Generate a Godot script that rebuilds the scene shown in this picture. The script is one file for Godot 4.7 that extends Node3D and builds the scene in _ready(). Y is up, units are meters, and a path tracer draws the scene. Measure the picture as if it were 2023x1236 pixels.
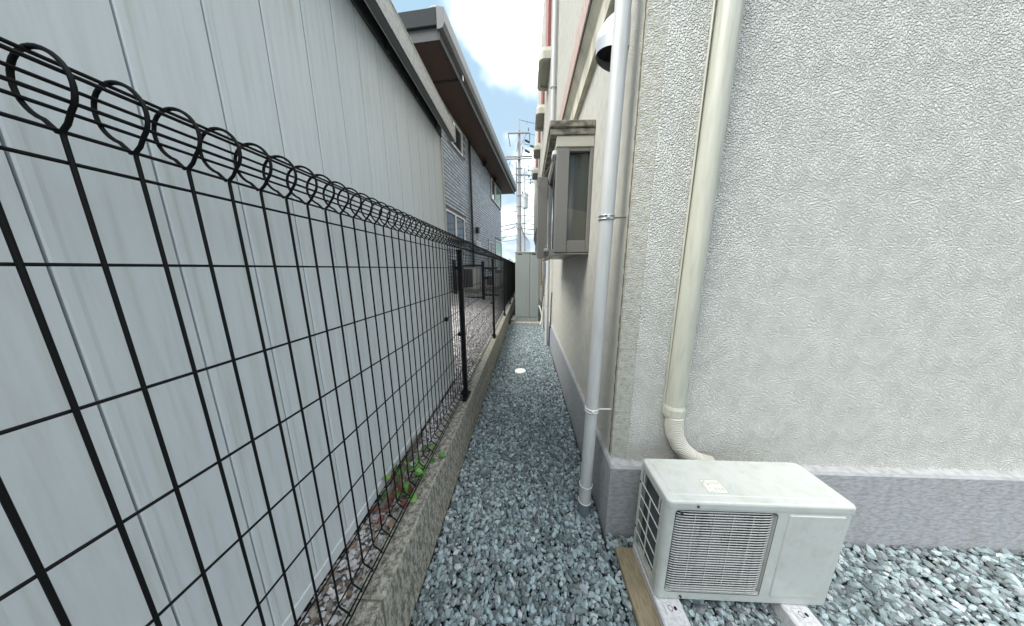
extends Node3D

# ------------------------------------------------------------------ mesh helper
class MB:
	var v := PackedVector3Array()
	var n := PackedVector3Array()
	func tri(a: Vector3, b: Vector3, c: Vector3, out := Vector3.ZERO) -> void:
		var m := (b - a).cross(c - a)
		if m.length_squared() < 1e-20:
			return
		if out != Vector3.ZERO and m.dot(out) < 0.0:
			tri(a, c, b)
			return
		m = m.normalized()
		v.append(a); v.append(c); v.append(b)
		n.append(m); n.append(m); n.append(m)
	func quad(a: Vector3, b: Vector3, c: Vector3, d: Vector3, out := Vector3.ZERO) -> void:
		if out != Vector3.ZERO and (b - a).cross(c - a).dot(out) < 0.0:
			quad(a, d, c, b)
			return
		tri(a, b, c)
		tri(a, c, d)
	func box(c: Vector3, s: Vector3, ba := Basis()) -> void:
		var h := s * 0.5
		for ax in 3:
			for sg in [-1.0, 1.0]:
				var o := Vector3.ZERO
				var p := Vector3.ZERO
				var q := Vector3.ZERO
				o[ax] = h[ax] * sg
				p[(ax + 1) % 3] = h[(ax + 1) % 3]
				q[(ax + 2) % 3] = h[(ax + 2) % 3]
				quad(c + ba * (o - p - q), c + ba * (o + p - q), c + ba * (o + p + q), c + ba * (o - p + q), ba * o)
	func span(a: Vector3, b: Vector3) -> void:
		box((a + b) * 0.5, (b - a).abs())
	func cham(c: Vector3, s: Vector3, bev: float, ba := Basis()) -> void:
		var h := s * 0.5
		var g := h - Vector3.ONE * bev
		var P = func(ax: int, sx: Vector3) -> Vector3:
			var r := Vector3(g.x * sx.x, g.y * sx.y, g.z * sx.z)
			r[ax] = h[ax] * sx[ax]
			return c + ba * r
		for ax in 3:
			var b1 := (ax + 1) % 3
			var b2 := (ax + 2) % 3
			for s0 in [-1.0, 1.0]:
				var cs: Array[Vector3] = []
				for k in [[-1.0, -1.0], [1.0, -1.0], [1.0, 1.0], [-1.0, 1.0]]:
					var sv := Vector3.ZERO
					sv[ax] = s0
					sv[b1] = k[0]
					sv[b2] = k[1]
					cs.append(P.call(ax, sv))
				var o := Vector3.ZERO
				o[ax] = s0
				quad(cs[0], cs[1], cs[2], cs[3], ba * o)
				for s1 in [-1.0, 1.0]:
					var e1 := Vector3.ZERO
					e1[ax] = s0
					e1[b1] = s1
					e1[b2] = -1.0
					var e2 := e1
					e2[b2] = 1.0
					var oo := Vector3.ZERO
					oo[ax] = s0
					oo[b1] = s1
					quad(P.call(ax, e1), P.call(ax, e2), P.call(b1, e2), P.call(b1, e1), ba * oo)
		for sx in [-1.0, 1.0]:
			for sy in [-1.0, 1.0]:
				for sz in [-1.0, 1.0]:
					var sv := Vector3(sx, sy, sz)
					tri(P.call(0, sv), P.call(1, sv), P.call(2, sv), ba * sv)
	func chspan(a: Vector3, b: Vector3, bev: float) -> void:
		cham((a + b) * 0.5, (b - a).abs(), bev)
	func tube(pts: Array, r, sides := 8, caps := true, closed := false) -> void:
		var m := pts.size()
		var rings := []
		var nrm := []
		var up := Vector3.UP
		var prev := Vector3.ZERO
		for i in m:
			var t: Vector3
			if closed:
				t = (pts[(i + 1) % m] - pts[(i + m - 1) % m]).normalized()
			else:
				t = (pts[mini(i + 1, m - 1)] - pts[maxi(i - 1, 0)]).normalized()
			var x: Vector3
			if prev == Vector3.ZERO:
				up = Vector3.RIGHT if absf(t.y) > 0.9 else Vector3.UP
				x = t.cross(up).normalized()
			else:
				x = (prev - t * prev.dot(t)).normalized()
			prev = x
			var y := t.cross(x).normalized()
			var rr: float = r[i] if r is Array else r
			var ring := []
			var rn := []
			for k in sides:
				var a := TAU * k / sides
				var d := x * cos(a) + y * sin(a)
				ring.append(pts[i] + d * rr)
				rn.append(d)
			rings.append(ring)
			nrm.append(rn)
		var last := m if closed else m - 1
		for i in last:
			var j := (i + 1) % m
			for k in sides:
				var l := (k + 1) % sides
				sq(rings[i][k], rings[i][l], rings[j][l], rings[j][k], nrm[i][k], nrm[i][l], nrm[j][l], nrm[j][k])
		if caps and not closed:
			for e in [0, m - 1]:
				var c: Vector3 = pts[e]
				var out: Vector3 = c - pts[1 if e == 0 else m - 2]
				for k in sides:
					tri(c, rings[e][k], rings[e][(k + 1) % sides], out)
	func sq(a: Vector3, b: Vector3, c: Vector3, d: Vector3, na: Vector3, nb: Vector3, nc: Vector3, nd: Vector3) -> void:
		var f := (b - a).cross(c - a)
		if f.length_squared() < 1e-20:
			f = (c - a).cross(d - a)
		if f.dot(na + nb + nc + nd) > 0.0:
			for p in [[a, na], [c, nc], [b, nb], [a, na], [d, nd], [c, nc]]:
				v.append(p[0]); n.append(p[1])
		else:
			for p in [[a, na], [b, nb], [c, nc], [a, na], [c, nc], [d, nd]]:
				v.append(p[0]); n.append(p[1])
	# rings: array of loops of equal length, flat shaded
	func loft(rings: Array, cap0 := true, cap1 := true) -> void:
		var cen := Vector3.ZERO
		for i in rings.size() - 1:
			var a: Array = rings[i]
			var b: Array = rings[i + 1]
			for k in a.size():
				var l: int = (k + 1) % a.size()
				quad(a[k], a[l], b[l], b[k])
		for e in 2:
			if (e == 0 and cap0) or (e == 1 and cap1):
				var r: Array = rings[0] if e == 0 else rings[rings.size() - 1]
				var c := Vector3.ZERO
				for p in r:
					c += p
				c /= r.size()
				for k in r.size():
					if e == 0:
						tri(c, r[(k + 1) % r.size()], r[k])
					else:
						tri(c, r[k], r[(k + 1) % r.size()])
	func ellipsoid(c: Vector3, s: Vector3, seg := 12, rows := 8, from := -1.0, to := 1.0) -> void:
		for i in rows:
			for k in seg:
				var q := []
				for e in [[i, k], [i, k + 1], [i + 1, k + 1], [i + 1, k]]:
					var la: float = lerpf(from, to, float(e[0]) / rows) * PI / 2
					var lo: float = TAU * e[1] / seg
					var d := Vector3(cos(la) * cos(lo), sin(la), cos(la) * sin(lo))
					q.append([c + d * s, (d / s).normalized()])
				sq(q[0][0], q[1][0], q[2][0], q[3][0], q[0][1], q[1][1], q[2][1], q[3][1])
	func mesh() -> ArrayMesh:
		var a := []
		a.resize(Mesh.ARRAY_MAX)
		a[Mesh.ARRAY_VERTEX] = v
		a[Mesh.ARRAY_NORMAL] = n
		var m := ArrayMesh.new()
		m.add_surface_from_arrays(Mesh.PRIMITIVE_TRIANGLES, a)
		return m

var M := {}
var rng := RandomNumberGenerator.new()

func lin(r: float, g: float, b: float, a := 1.0) -> Color:
	var c := Color(r, g, b).linear_to_srgb()
	c.a = a
	return c

func noise_tex(sd: int, freq: float, octs: int, stops: Array, size := 512, kind := FastNoiseLite.TYPE_SIMPLEX_SMOOTH, warp := 0.0, gain := 0.5) -> NoiseTexture2D:
	var f := FastNoiseLite.new()
	f.seed = sd
	f.noise_type = kind
	f.frequency = freq
	f.fractal_octaves = octs
	f.fractal_gain = gain
	if octs <= 1:
		f.fractal_type = FastNoiseLite.FRACTAL_NONE
	if warp > 0.0:
		f.domain_warp_enabled = true
		f.domain_warp_amplitude = warp
		f.domain_warp_frequency = freq * 0.8
	var t := NoiseTexture2D.new()
	t.width = size
	t.height = size
	t.seamless = true
	t.generate_mipmaps = false
	t.noise = f
	var g := Gradient.new()
	var off := PackedFloat32Array()
	var col := PackedColorArray()
	for s in stops:
		off.append(s[0])
		col.append(s[1] if s[1] is Color else Color(s[1], s[1], s[1]))
	g.offsets = off
	g.colors = col
	t.color_ramp = g
	return t

func mat(key: String, c: Color, rough: float, metal := 0.0) -> StandardMaterial3D:
	var m := StandardMaterial3D.new()
	m.resource_name = key
	m.albedo_color = c
	m.roughness = rough
	m.metallic = metal
	M[key] = m
	return m

func tri_map(m: StandardMaterial3D, scale: Vector3, albedo: Texture2D = null, height: Texture2D = null, hcm := 0.0) -> StandardMaterial3D:
	m.uv1_triplanar = true
	m.uv1_world_triplanar = true
	m.uv1_scale = scale
	if albedo:
		m.albedo_texture = albedo
	if height:
		m.heightmap_enabled = true
		m.heightmap_texture = height
		m.heightmap_scale = hcm
	return m

var taken := {}
func numbered(s: String) -> String:
	if not taken.has(s):
		taken[s] = 0
		return s
	taken[s] += 1
	return "%s_%03d" % [s, taken[s]]

func tag(o: Node, label: String, cat := "", group := "", kind := "") -> void:
	o.set_meta("label", label)
	if cat:
		o.set_meta("category", cat)
	if group:
		o.set_meta("group", group)
	if kind:
		o.set_meta("kind", kind)

func thing(called: String, label: String, cat: String, at := Vector3.ZERO, group := "") -> Node3D:
	var o := Node3D.new()
	o.name = numbered(called)
	add_child(o)
	o.position = at
	tag(o, label, cat, group)
	return o

# a mesh given in world coordinates, put under its (unrotated or rotated) parent
func part(called: String, b, m: Material, parent: Node3D, local := false) -> MeshInstance3D:
	var o := MeshInstance3D.new()
	o.name = called
	o.mesh = b.mesh() if b is MB else b
	o.material_override = m
	parent.add_child(o, true)
	if not local:
		o.transform = gt(parent).affine_inverse()
	return o

func gt(o: Node3D) -> Transform3D:
	var t := o.transform
	var p = o.get_parent()
	while p != self and p is Node3D:
		t = p.transform * t
		p = p.get_parent()
	return t

func solo(called: String, b, m: Material) -> MeshInstance3D:
	var o := MeshInstance3D.new()
	o.name = numbered(called)
	o.mesh = b.mesh() if b is MB else b
	o.material_override = m
	add_child(o)
	return o

func struct(called: String, b, m: Material, label: String) -> MeshInstance3D:
	var o := solo(called, b, m)
	tag(o, label, "", "", "structure")
	return o

func rrect(cx: float, cz: float, sx: float, sz: float, r: float, seg := 4) -> Array:
	var p := []
	for q in 4:
		var ox: float = [1, -1, -1, 1][q] * (sx * 0.5 - r)
		var oz: float = [1, 1, -1, -1][q] * (sz * 0.5 - r)
		for k in seg + 1:
			var a := PI / 2 * (q + float(k) / seg)
			p.append(Vector2(cx + ox + cos(a) * r, cz + oz + sin(a) * r))
	return p

func ring_y(poly: Array, y: float) -> Array:   # footprint (x, z) at height y, wound for loft upwards
	var r := []
	for i in range(poly.size() - 1, -1, -1):
		r.append(Vector3(poly[i].x, y, poly[i].y))
	return r

func arc(c: Vector3, ax: Vector3, ay: Vector3, r: float, a0: float, a1: float, k: int) -> Array:
	var p := []
	for i in k + 1:
		var a := deg_to_rad(lerpf(a0, a1, float(i) / k))
		p.append(c + ax * cos(a) * r + ay * sin(a) * r)
	return p

# ------------------------------------------------------------------ sky
func sky_texture() -> ImageTexture:
	var w := 1024
	var h := 512
	var im := Image.create(w, h, false, Image.FORMAT_RGBF)
	var f := FastNoiseLite.new()
	f.seed = 11
	f.noise_type = FastNoiseLite.TYPE_SIMPLEX_SMOOTH
	f.frequency = 0.9
	f.fractal_octaves = 6
	f.fractal_gain = 0.6
	var g := FastNoiseLite.new()
	g.seed = 5
	g.frequency = 2.6
	g.fractal_octaves = 4
	# bigger cloud banks: direction, size, strength
	var banks := [[Vector3(-0.05, 0.97, -1.2), 0.15, 0.8], [Vector3(0.08, 1.1, -1.1), 0.22, 0.8], [Vector3(-0.13, 0.70, -1.15), 0.22, -0.7], [Vector3(-0.02, 0.42, -1.1), 0.09, 0.55], [Vector3(-0.46, 1.08, -1.22), 0.2, -0.45]]
	for y in h:
		var el := (0.5 - (y + 0.5) / h) * PI
		for x in w:
			var ph := TAU * (x + 0.5) / w
			var d := Vector3(sin(ph) * cos(el), sin(el), -cos(ph) * cos(el))
			var c := Vector3.ZERO
			if d.y > -0.02:
				var e := maxf(d.y, 0.0)
				var blue := Vector3(0.155, 0.190, 0.217).lerp(Vector3(0.094, 0.150, 0.20), pow(e, 0.6))
				var q := d / (e + 0.35)
				var k := f.get_noise_3d(q.x, q.y * 0.6, q.z) * 1.1 + 0.2
				for b in banks:
					var a: float = d.angle_to(b[0])
					k += b[2] * exp(-a * a / (b[1] * b[1])) * (1.0 + 0.9 * g.get_noise_3d(q.x * 2.0, q.y * 2.0, q.z * 2.0))
				var cov := smoothstep(-0.08, 0.95, k + 0.24 * g.get_noise_3d(q.x * 2.6 + 9.0, q.y * 2.6, q.z * 2.6))
				var shade := 1.02 + 0.25 * g.get_noise_3d(q.x, q.y, q.z) + 0.22 * smoothstep(0.4, 0.9, k)
				var white := Vector3(0.98, 0.99, 1.0) * shade
				c = blue.lerp(white, cov * 0.92)
				c = c.lerp(Vector3(0.20, 0.225, 0.25), 0.5 * exp(-e * 8.0))
			else:
				c = Vector3(0.20, 0.20, 0.19)
			im.set_pixel(x, y, Color(c.x, c.y, c.z))
	return ImageTexture.create_from_image(im)

# ------------------------------------------------------------------ materials
func materials() -> void:
	var fine := noise_tex(1, 0.03, 5, [[0.0, 0.80], [0.5, 0.93], [1.0, 1.0]])
	var coarse := noise_tex(2, 0.008, 5, [[0.0, 0.72], [0.45, 0.92], [1.0, 1.0]])
	var grain := noise_tex(3, 0.12, 3, [[0.0, 0.55], [0.5, 0.82], [1.0, 1.0]])
	var grain_h := noise_tex(3, 0.12, 3, [[0.0, 0.0], [1.0, 1.0]])
	var streak := noise_tex(4, 0.02, 4, [[0.0, 0.955], [0.45, 0.985], [1.0, 1.0]])
	# sprayed render: raised worm-like lumps with flat hollows
	var lumps := noise_tex(21, 0.042, 2, [[0.0, 0.0], [0.36, 0.08], [0.52, 0.55], [0.66, 0.92], [1.0, 1.0]], 1024, FastNoiseLite.TYPE_SIMPLEX_SMOOTH, 14.0)
	var wall_tone := noise_tex(22, 0.005, 5, [[0.0, 0.93], [0.4, 0.97], [1.0, 1.0]], 512)
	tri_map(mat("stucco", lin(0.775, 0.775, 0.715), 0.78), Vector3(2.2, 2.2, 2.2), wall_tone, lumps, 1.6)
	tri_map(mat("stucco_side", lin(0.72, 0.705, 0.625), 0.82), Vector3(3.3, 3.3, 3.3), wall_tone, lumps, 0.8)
	tri_map(mat("stucco_stained", lin(0.60, 0.60, 0.54), 0.85), Vector3(2.6, 2.6, 2.6), noise_tex(33, 0.02, 5, [[0.0, Color(0.74, 0.73, 0.62)], [0.45, 0.93], [1.0, 1.0]]), lumps, 0.8)
	tri_map(mat("beige_moulding", lin(0.60, 0.57, 0.455), 0.8), Vector3(1.2, 0.4, 1.2), coarse, grain_h, 0.06)
	tri_map(mat("hood_concrete", lin(0.32, 0.295, 0.235), 0.9), Vector3(1.3, 2.0, 1.3), noise_tex(23, 0.012, 6, [[0.0, 0.48], [0.38, 0.62], [0.58, 0.85], [1.0, 1.0]]), grain_h, 0.15)
	tri_map(mat("plinth_paint", lin(0.37, 0.375, 0.385), 0.75), Vector3(1.3, 2.6, 1.3), fine, noise_tex(24, 0.04, 4, [[0.0, 0.0], [1.0, 1.0]]), 0.12)
	tri_map(mat("red_siding", lin(0.40, 0.13, 0.105), 0.5), Vector3(2, 0.6, 2), fine)
	tri_map(mat("pink_siding", lin(0.62, 0.36, 0.30), 0.55), Vector3(2, 0.6, 2), fine)
	mat("moss_joint", lin(0.15, 0.14, 0.095), 0.9)
	mat("dark_seam", lin(0.10, 0.085, 0.07), 0.9)
	tri_map(mat("concrete_block", lin(0.47, 0.455, 0.39), 0.95), Vector3(2.6, 0.9, 2.6), noise_tex(25, 0.02, 6, [[0.0, 0.3], [0.42, 0.66], [0.58, 0.9], [1.0, 1.0]], 512, FastNoiseLite.TYPE_SIMPLEX_SMOOTH, 0.0, 0.85), grain_h, 0.5)
	tri_map(mat("concrete_block_worn", lin(0.50, 0.48, 0.40), 0.95), Vector3(3.1, 1.2, 3.1), noise_tex(26, 0.024, 6, [[0.0, 0.3], [0.42, 0.7], [0.58, 0.92], [1.0, 1.0]], 512, FastNoiseLite.TYPE_SIMPLEX_SMOOTH, 0.0, 0.85), grain_h, 0.55)
	tri_map(mat("mortar", lin(0.20, 0.19, 0.15), 0.97), Vector3(3, 3, 3), grain, grain_h, 0.15)
	mat("fence_black", lin(0.005, 0.0053, 0.0056), 0.55).metallic_specular = 0.3
	tri_map(mat("shed_panel", lin(0.61, 0.655, 0.67), 0.36), Vector3(4.0, 0.25, 4.0), streak)
	tri_map(mat("shed_panel_pale", lin(0.63, 0.67, 0.685), 0.38), Vector3(4.6, 0.3, 4.6), streak)
	tri_map(mat("shed_trim", lin(0.50, 0.50, 0.48), 0.4), Vector3(1, 1, 1), fine)
	tri_map(mat("gutter_grey", lin(0.56, 0.57, 0.555), 0.42), Vector3(2, 2, 2), fine)
	mat("gutter_under_shade", lin(0.13, 0.135, 0.135), 0.6)  # shade below the shed gutter, painted as a darker grey
	mat("shed_dark", lin(0.055, 0.06, 0.062), 0.7)
	mat("house_gutter", lin(0.045, 0.05, 0.052), 0.7).metallic_specular = 0.2
	mat("house_gutter_side", lin(0.12, 0.125, 0.122), 0.5)
	mat("house_fascia", lin(0.042, 0.046, 0.046), 0.6)
	tri_map(mat("brown_soffit", lin(0.10, 0.062, 0.046), 0.6), Vector3(1, 1, 1), fine)
	mat("house_joint", lin(0.15, 0.16, 0.17), 0.9)
	for i in 3:
		var k: float = [0.86, 1.0, 1.15][i]
		tri_map(mat("house_brick_%d" % i, lin(0.50 * k, 0.56 * k, 0.625 * k), 0.4), Vector3(2, 2, 2), grain)
	mat("white_frame", lin(0.72, 0.73, 0.72), 0.4)
	mat("window_dark", lin(0.035, 0.045, 0.06), 0.06, 0.0)
	mat("green_reflection_glass", lin(0.16, 0.34, 0.26), 0.08)  # reflected green is put into the pane colour
	mat("black_plastic", lin(0.014, 0.014, 0.016), 0.45)
	tri_map(mat("ac_paint", lin(0.46, 0.48, 0.455), 0.4), Vector3(1.6, 1.6, 1.6), noise_tex(27, 0.02, 5, [[0.0, 0.93], [0.3, 0.985], [1.0, 1.0]]))
	tri_map(mat("ac_slat", lin(0.54, 0.545, 0.525), 0.5), Vector3(5, 5, 5), noise_tex(28, 0.05, 4, [[0.0, 0.45], [0.35, 0.86], [1.0, 1.0]]))
	tri_map(mat("ac_inside", lin(0.035, 0.036, 0.04), 0.7), Vector3(4, 4, 4), grain)
	tri_map(mat("fan_grey", lin(0.16, 0.16, 0.17), 0.6), Vector3(6, 6, 6), grain)
	mat("fin_metal", lin(0.10, 0.11, 0.12), 0.45, 0.5)
	mat("screw", lin(0.05, 0.055, 0.06), 0.4, 0.6)
	tri_map(mat("old_board", lin(0.30, 0.245, 0.155), 0.9), Vector3(9, 9, 1.2), noise_tex(29, 0.02, 5, [[0.0, 0.6], [0.4, 0.85], [1.0, 1.0]], 512, FastNoiseLite.TYPE_SIMPLEX_SMOOTH, 0.0, 0.7), grain_h, 0.1)
	tri_map(mat("white_block", lin(0.55, 0.555, 0.565), 0.7), Vector3(3, 3, 3), fine)
	tri_map(mat("pipe_grey", lin(0.49, 0.50, 0.49), 0.42), Vector3(3, 0.5, 3), streak)
	mat("pipe_band", lin(0.58, 0.57, 0.52), 0.5)
	mat("pipe_socket", lin(0.14, 0.165, 0.18), 0.5)
	mat("steel", lin(0.55, 0.56, 0.57), 0.32, 0.9)
	mat("rusty_rod", lin(0.16, 0.13, 0.10), 0.7, 0.3)
	tri_map(mat("duct_beige", lin(0.47, 0.475, 0.40), 0.42), Vector3(4, 0.35, 4), noise_tex(30, 0.02, 4, [[0.0, 0.88], [0.4, 0.97], [1.0, 1.0]]))
	mat("hose_grey", lin(0.50, 0.49, 0.43), 0.5)
	mat("vent_steel", lin(0.48, 0.49, 0.50), 0.42, 0.35)
	mat("black_hole", lin(0.006, 0.006, 0.006), 0.95)
	mat("bronze_frame", lin(0.18, 0.174, 0.156), 0.42)
	mat("cloth", lin(0.42, 0.38, 0.28), 0.9)
	mat("blind", lin(0.17, 0.19, 0.17), 0.8)
	mat("bay_beige", lin(0.44, 0.425, 0.355), 0.6)
	mat("cabinet_grey", lin(0.26, 0.285, 0.27), 0.45)
	mat("cabinet_line", lin(0.14, 0.15, 0.15), 0.6)
	tri_map(mat("slab_concrete", lin(0.42, 0.40, 0.35), 0.9), Vector3(2, 2, 2), coarse, grain_h, 0.1)
	mat("lid_white", lin(0.80, 0.80, 0.78), 0.4)
	tri_map(mat("ground_dark", lin(0.045, 0.055, 0.06), 1.0), Vector3(3, 3, 3), grain, grain_h, 0.6)
	tri_map(mat("yard_soil", lin(0.27, 0.25, 0.235), 1.0), Vector3(3, 3, 3), grain, grain_h, 0.5)
	for s in ["gravel", "chips"]:
		var m := mat(s, Color.WHITE, 0.85)
		m.vertex_color_use_as_albedo = true
		tri_map(m, Vector3(14, 14, 14), noise_tex(31, 0.05, 4, [[0.0, 0.66], [0.5, 0.9], [1.0, 1.0]], 256))
	var grime := noise_tex(41, 0.012, 6, [[0.0, Color(0.94, 0.935, 0.91)], [0.38, Color(0.985, 0.984, 0.978)], [0.55, Color(1, 1, 1)], [1.0, Color(1, 1, 1)]], 512, FastNoiseLite.TYPE_SIMPLEX_SMOOTH, 0.0, 0.62)
	for q in [["plinth_paint", Vector3(1.6, 0.7, 1.6)], ["concrete_block", Vector3(5, 0.5, 5)], ["concrete_block_worn", Vector3(6, 0.6, 6)], ["pipe_grey", Vector3(5, 0.5, 5)], ["duct_beige", Vector3(6, 0.4, 6)], ["ac_paint", Vector3(1.2, 0.9, 1.2)], ["shed_panel", Vector3(5, 0.22, 5)], ["shed_panel_pale", Vector3(5, 0.27, 5)]]:
		var gmat: StandardMaterial3D = M[q[0]]
		gmat.detail_enabled = true
		gmat.detail_albedo = grime
		gmat.detail_blend_mode = BaseMaterial3D.BLEND_MODE_MUL
		gmat.detail_uv_layer = BaseMaterial3D.DETAIL_UV_2
		gmat.uv2_triplanar = true
		gmat.uv2_world_triplanar = true
		gmat.uv2_scale = q[1]
	mat("leaf_green", lin(0.06, 0.155, 0.03), 0.5).backlight = lin(0.03, 0.08, 0.01)
	mat("leaf_light", lin(0.14, 0.27, 0.06), 0.5).backlight = lin(0.04, 0.09, 0.015)
	mat("leaf_red", lin(0.16, 0.045, 0.035), 0.6).backlight = lin(0.03, 0.01, 0.006)
	mat("leaf_dry", lin(0.23, 0.165, 0.12), 0.8)
	mat("stem", lin(0.20, 0.13, 0.07), 0.7)
	tri_map(mat("wood_grey", lin(0.22, 0.20, 0.165), 0.9), Vector3(9, 9, 2), grain)
	tri_map(mat("pole_concrete", lin(0.46, 0.44, 0.41), 0.85), Vector3(1, 0.2, 1), fine)
	mat("pole_steel", lin(0.30, 0.28, 0.27), 0.5, 0.4)
	mat("cable_black", lin(0.05, 0.05, 0.055), 0.7)
	mat("transformer_grey", lin(0.50, 0.53, 0.52), 0.5)
	mat("far_foliage", lin(0.09, 0.15, 0.05), 0.8)
	mat("bark", lin(0.12, 0.09, 0.06), 0.9)
	mat("white_unit", lin(0.62, 0.62, 0.58), 0.5)
	mat("blue_pipe", lin(0.02, 0.05, 0.16), 0.5)
	tri_map(mat("copper_lag", lin(0.32, 0.26, 0.19), 0.8), Vector3(4, 4, 4), grain)

# ------------------------------------------------------------------ build
func _ready() -> void:
	rng.seed = 7
	var cam := Camera3D.new()
	cam.name = "camera"
	cam.position = Vector3(0, 1.62, 0)
	cam.rotation_degrees = Vector3(-10.716, 2.057, 0)
	# vertical field of view 106 degrees; the photograph's lens axis lies 0.62% right of the frame's middle
	cam.set_frustum(0.05 * 2.6581, Vector2(-0.05 * 12.5 / 465.0, 0.0), 0.05, 800.0)
	add_child(cam)
	cam.current = true
	var env := Environment.new()
	env.background_mode = Environment.BG_SKY
	var sky := Sky.new()
	var pm := PanoramaSkyMaterial.new()
	pm.panorama = sky_texture()
	sky.sky_material = pm
	env.sky = sky
	env.background_energy_multiplier = 1.0
	env.tonemap_mode = Environment.TONE_MAPPER_LINEAR
	env.tonemap_exposure = 4.6
	env.sdfgi_enabled = true
	env.ssao_enabled = true
	env.ssil_enabled = true
	var we := WorldEnvironment.new()
	we.name = "world"
	we.environment = env
	add_child(we)
	var sun := DirectionalLight3D.new()
	sun.name = "sun"
	sun.light_energy = 0.4
	sun.light_color = Color(1.0, 0.985, 0.96)
	sun.light_angular_distance = 36.0
	sun.shadow_enabled = true
	sun.rotation_degrees = Vector3(-53, -66, 0)
	add_child(sun)
	materials()
	ground()
	block_wall()
	shed()
	cream_building()
	house()
	mesh_fence()
	downpipes()
	aircon()
	back_of_passage()
	yard()
	utility_poles()
	weeds()

# ------------------------------------------------------------------ ground
func stone_mesh(sd: int, flat: float) -> ArrayMesh:
	var r := RandomNumberGenerator.new()
	r.seed = sd
	var t := (1.0 + sqrt(5.0)) / 2.0
	var p := [Vector3(-1, t, 0), Vector3(1, t, 0), Vector3(-1, -t, 0), Vector3(1, -t, 0), Vector3(0, -1, t), Vector3(0, 1, t), Vector3(0, -1, -t), Vector3(0, 1, -t), Vector3(t, 0, -1), Vector3(t, 0, 1), Vector3(-t, 0, -1), Vector3(-t, 0, 1)]
	for i in 12:
		p[i] = p[i].normalized() * r.randf_range(0.36, 0.56) * Vector3(1.0, flat, r.randf_range(0.72, 0.8))
	var f := [[0, 11, 5], [0, 5, 1], [0, 1, 7], [0, 7, 10], [0, 10, 11], [1, 5, 9], [5, 11, 4], [11, 10, 2], [10, 7, 6], [7, 1, 8], [3, 9, 4], [3, 4, 2], [3, 2, 6], [3, 6, 8], [3, 8, 9], [4, 9, 5], [2, 4, 11], [6, 2, 10], [8, 6, 7], [9, 8, 1]]
	var b := MB.new()
	for k in f:
		b.tri(p[k[0]], p[k[1]], p[k[2]], p[k[0]] + p[k[1]] + p[k[2]])
	return b.mesh()

func stones(parent: Node3D, called: String, mesh: Mesh, m: Material, xf: Array, cols: Array) -> void:
	var mm := MultiMesh.new()
	mm.transform_format = MultiMesh.TRANSFORM_3D
	mm.use_colors = true
	mm.mesh = mesh
	mm.instance_count = xf.size()
	for i in xf.size():
		mm.set_instance_transform(i, xf[i])
		mm.set_instance_color(i, cols[i])
	var o := MultiMeshInstance3D.new()
	o.name = called
	o.multimesh = mm
	o.material_override = m
	o.set_meta("kind", "stuff")
	parent.add_child(o, true)

func yard_y(x: float) -> float:
	return 0.375 + 0.085 * clampf(-0.65 - x, 0.0, 3.0)

func scatter(rects: Array, pitch: float, smin: float, smax: float, layers: int, hfun: Callable, colfun: Callable, tilt: float, flatn: float) -> Array:
	var sets := [[[], []], [[], []], [[], []]]
	for rc in rects:
		var pit: float = pitch * (rc[4] if rc.size() > 4 else 1.0)
		var big: float = rc[4] if rc.size() > 4 else 1.0
		var nx := int((rc[1] - rc[0]) / pit)
		var nz := int((rc[3] - rc[2]) / pit)
		for l in layers:
			for i in nx:
				for j in nz:
					var x: float = rc[0] + (i + rng.randf()) * pit
					var z: float = rc[2] + (j + rng.randf()) * pit
					var s := lerpf(smin, smax, pow(rng.randf(), 1.6)) * lerpf(1.0, big, 0.5)
					var y: float = hfun.call(x, z) + l * s * 0.33 + rng.randf_range(-0.004, 0.004)
					var ba := Basis(Vector3.UP, rng.randf() * TAU) * Basis(Vector3.RIGHT, rng.randf_range(-tilt, tilt)) * Basis(Vector3.BACK, rng.randf_range(-tilt, tilt))
					ba = ba * Basis.from_scale(Vector3(s * rng.randf_range(0.95, 1.35), s * flatn * rng.randf_range(0.8, 1.25), s * rng.randf_range(0.8, 1.1)))
					var q: Array = sets[rng.randi() % 3]
					q[0].append(Transform3D(ba, Vector3(x, y, z)))
					q[1].append(colfun.call())
	return sets

func grey_stone() -> Color:
	var k := pow(rng.randf(), 1.3)
	var v := lerpf(0.15, 0.57, k)
	var c := Color(v * 0.81, v * 1.0, v * 1.04)
	var d := rng.randf()
	if d < 0.035:
		c = Color(0.56, 0.60, 0.61)
	elif d < 0.12:
		c = Color(v * 0.86, v * 0.92, v * 0.98)
	elif d < 0.16:
		c = Color(v * 0.88, v * 0.98, v * 0.94)
	return c

func pale_chip() -> Color:
	var v := lerpf(0.30, 0.82, pow(rng.randf(), 0.75))
	var d := rng.randf()
	if d < 0.13:
		return Color(v * 0.6, v * 0.54, v * 0.47)
	return Color(v, v * 0.98, v * 0.985)

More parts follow.
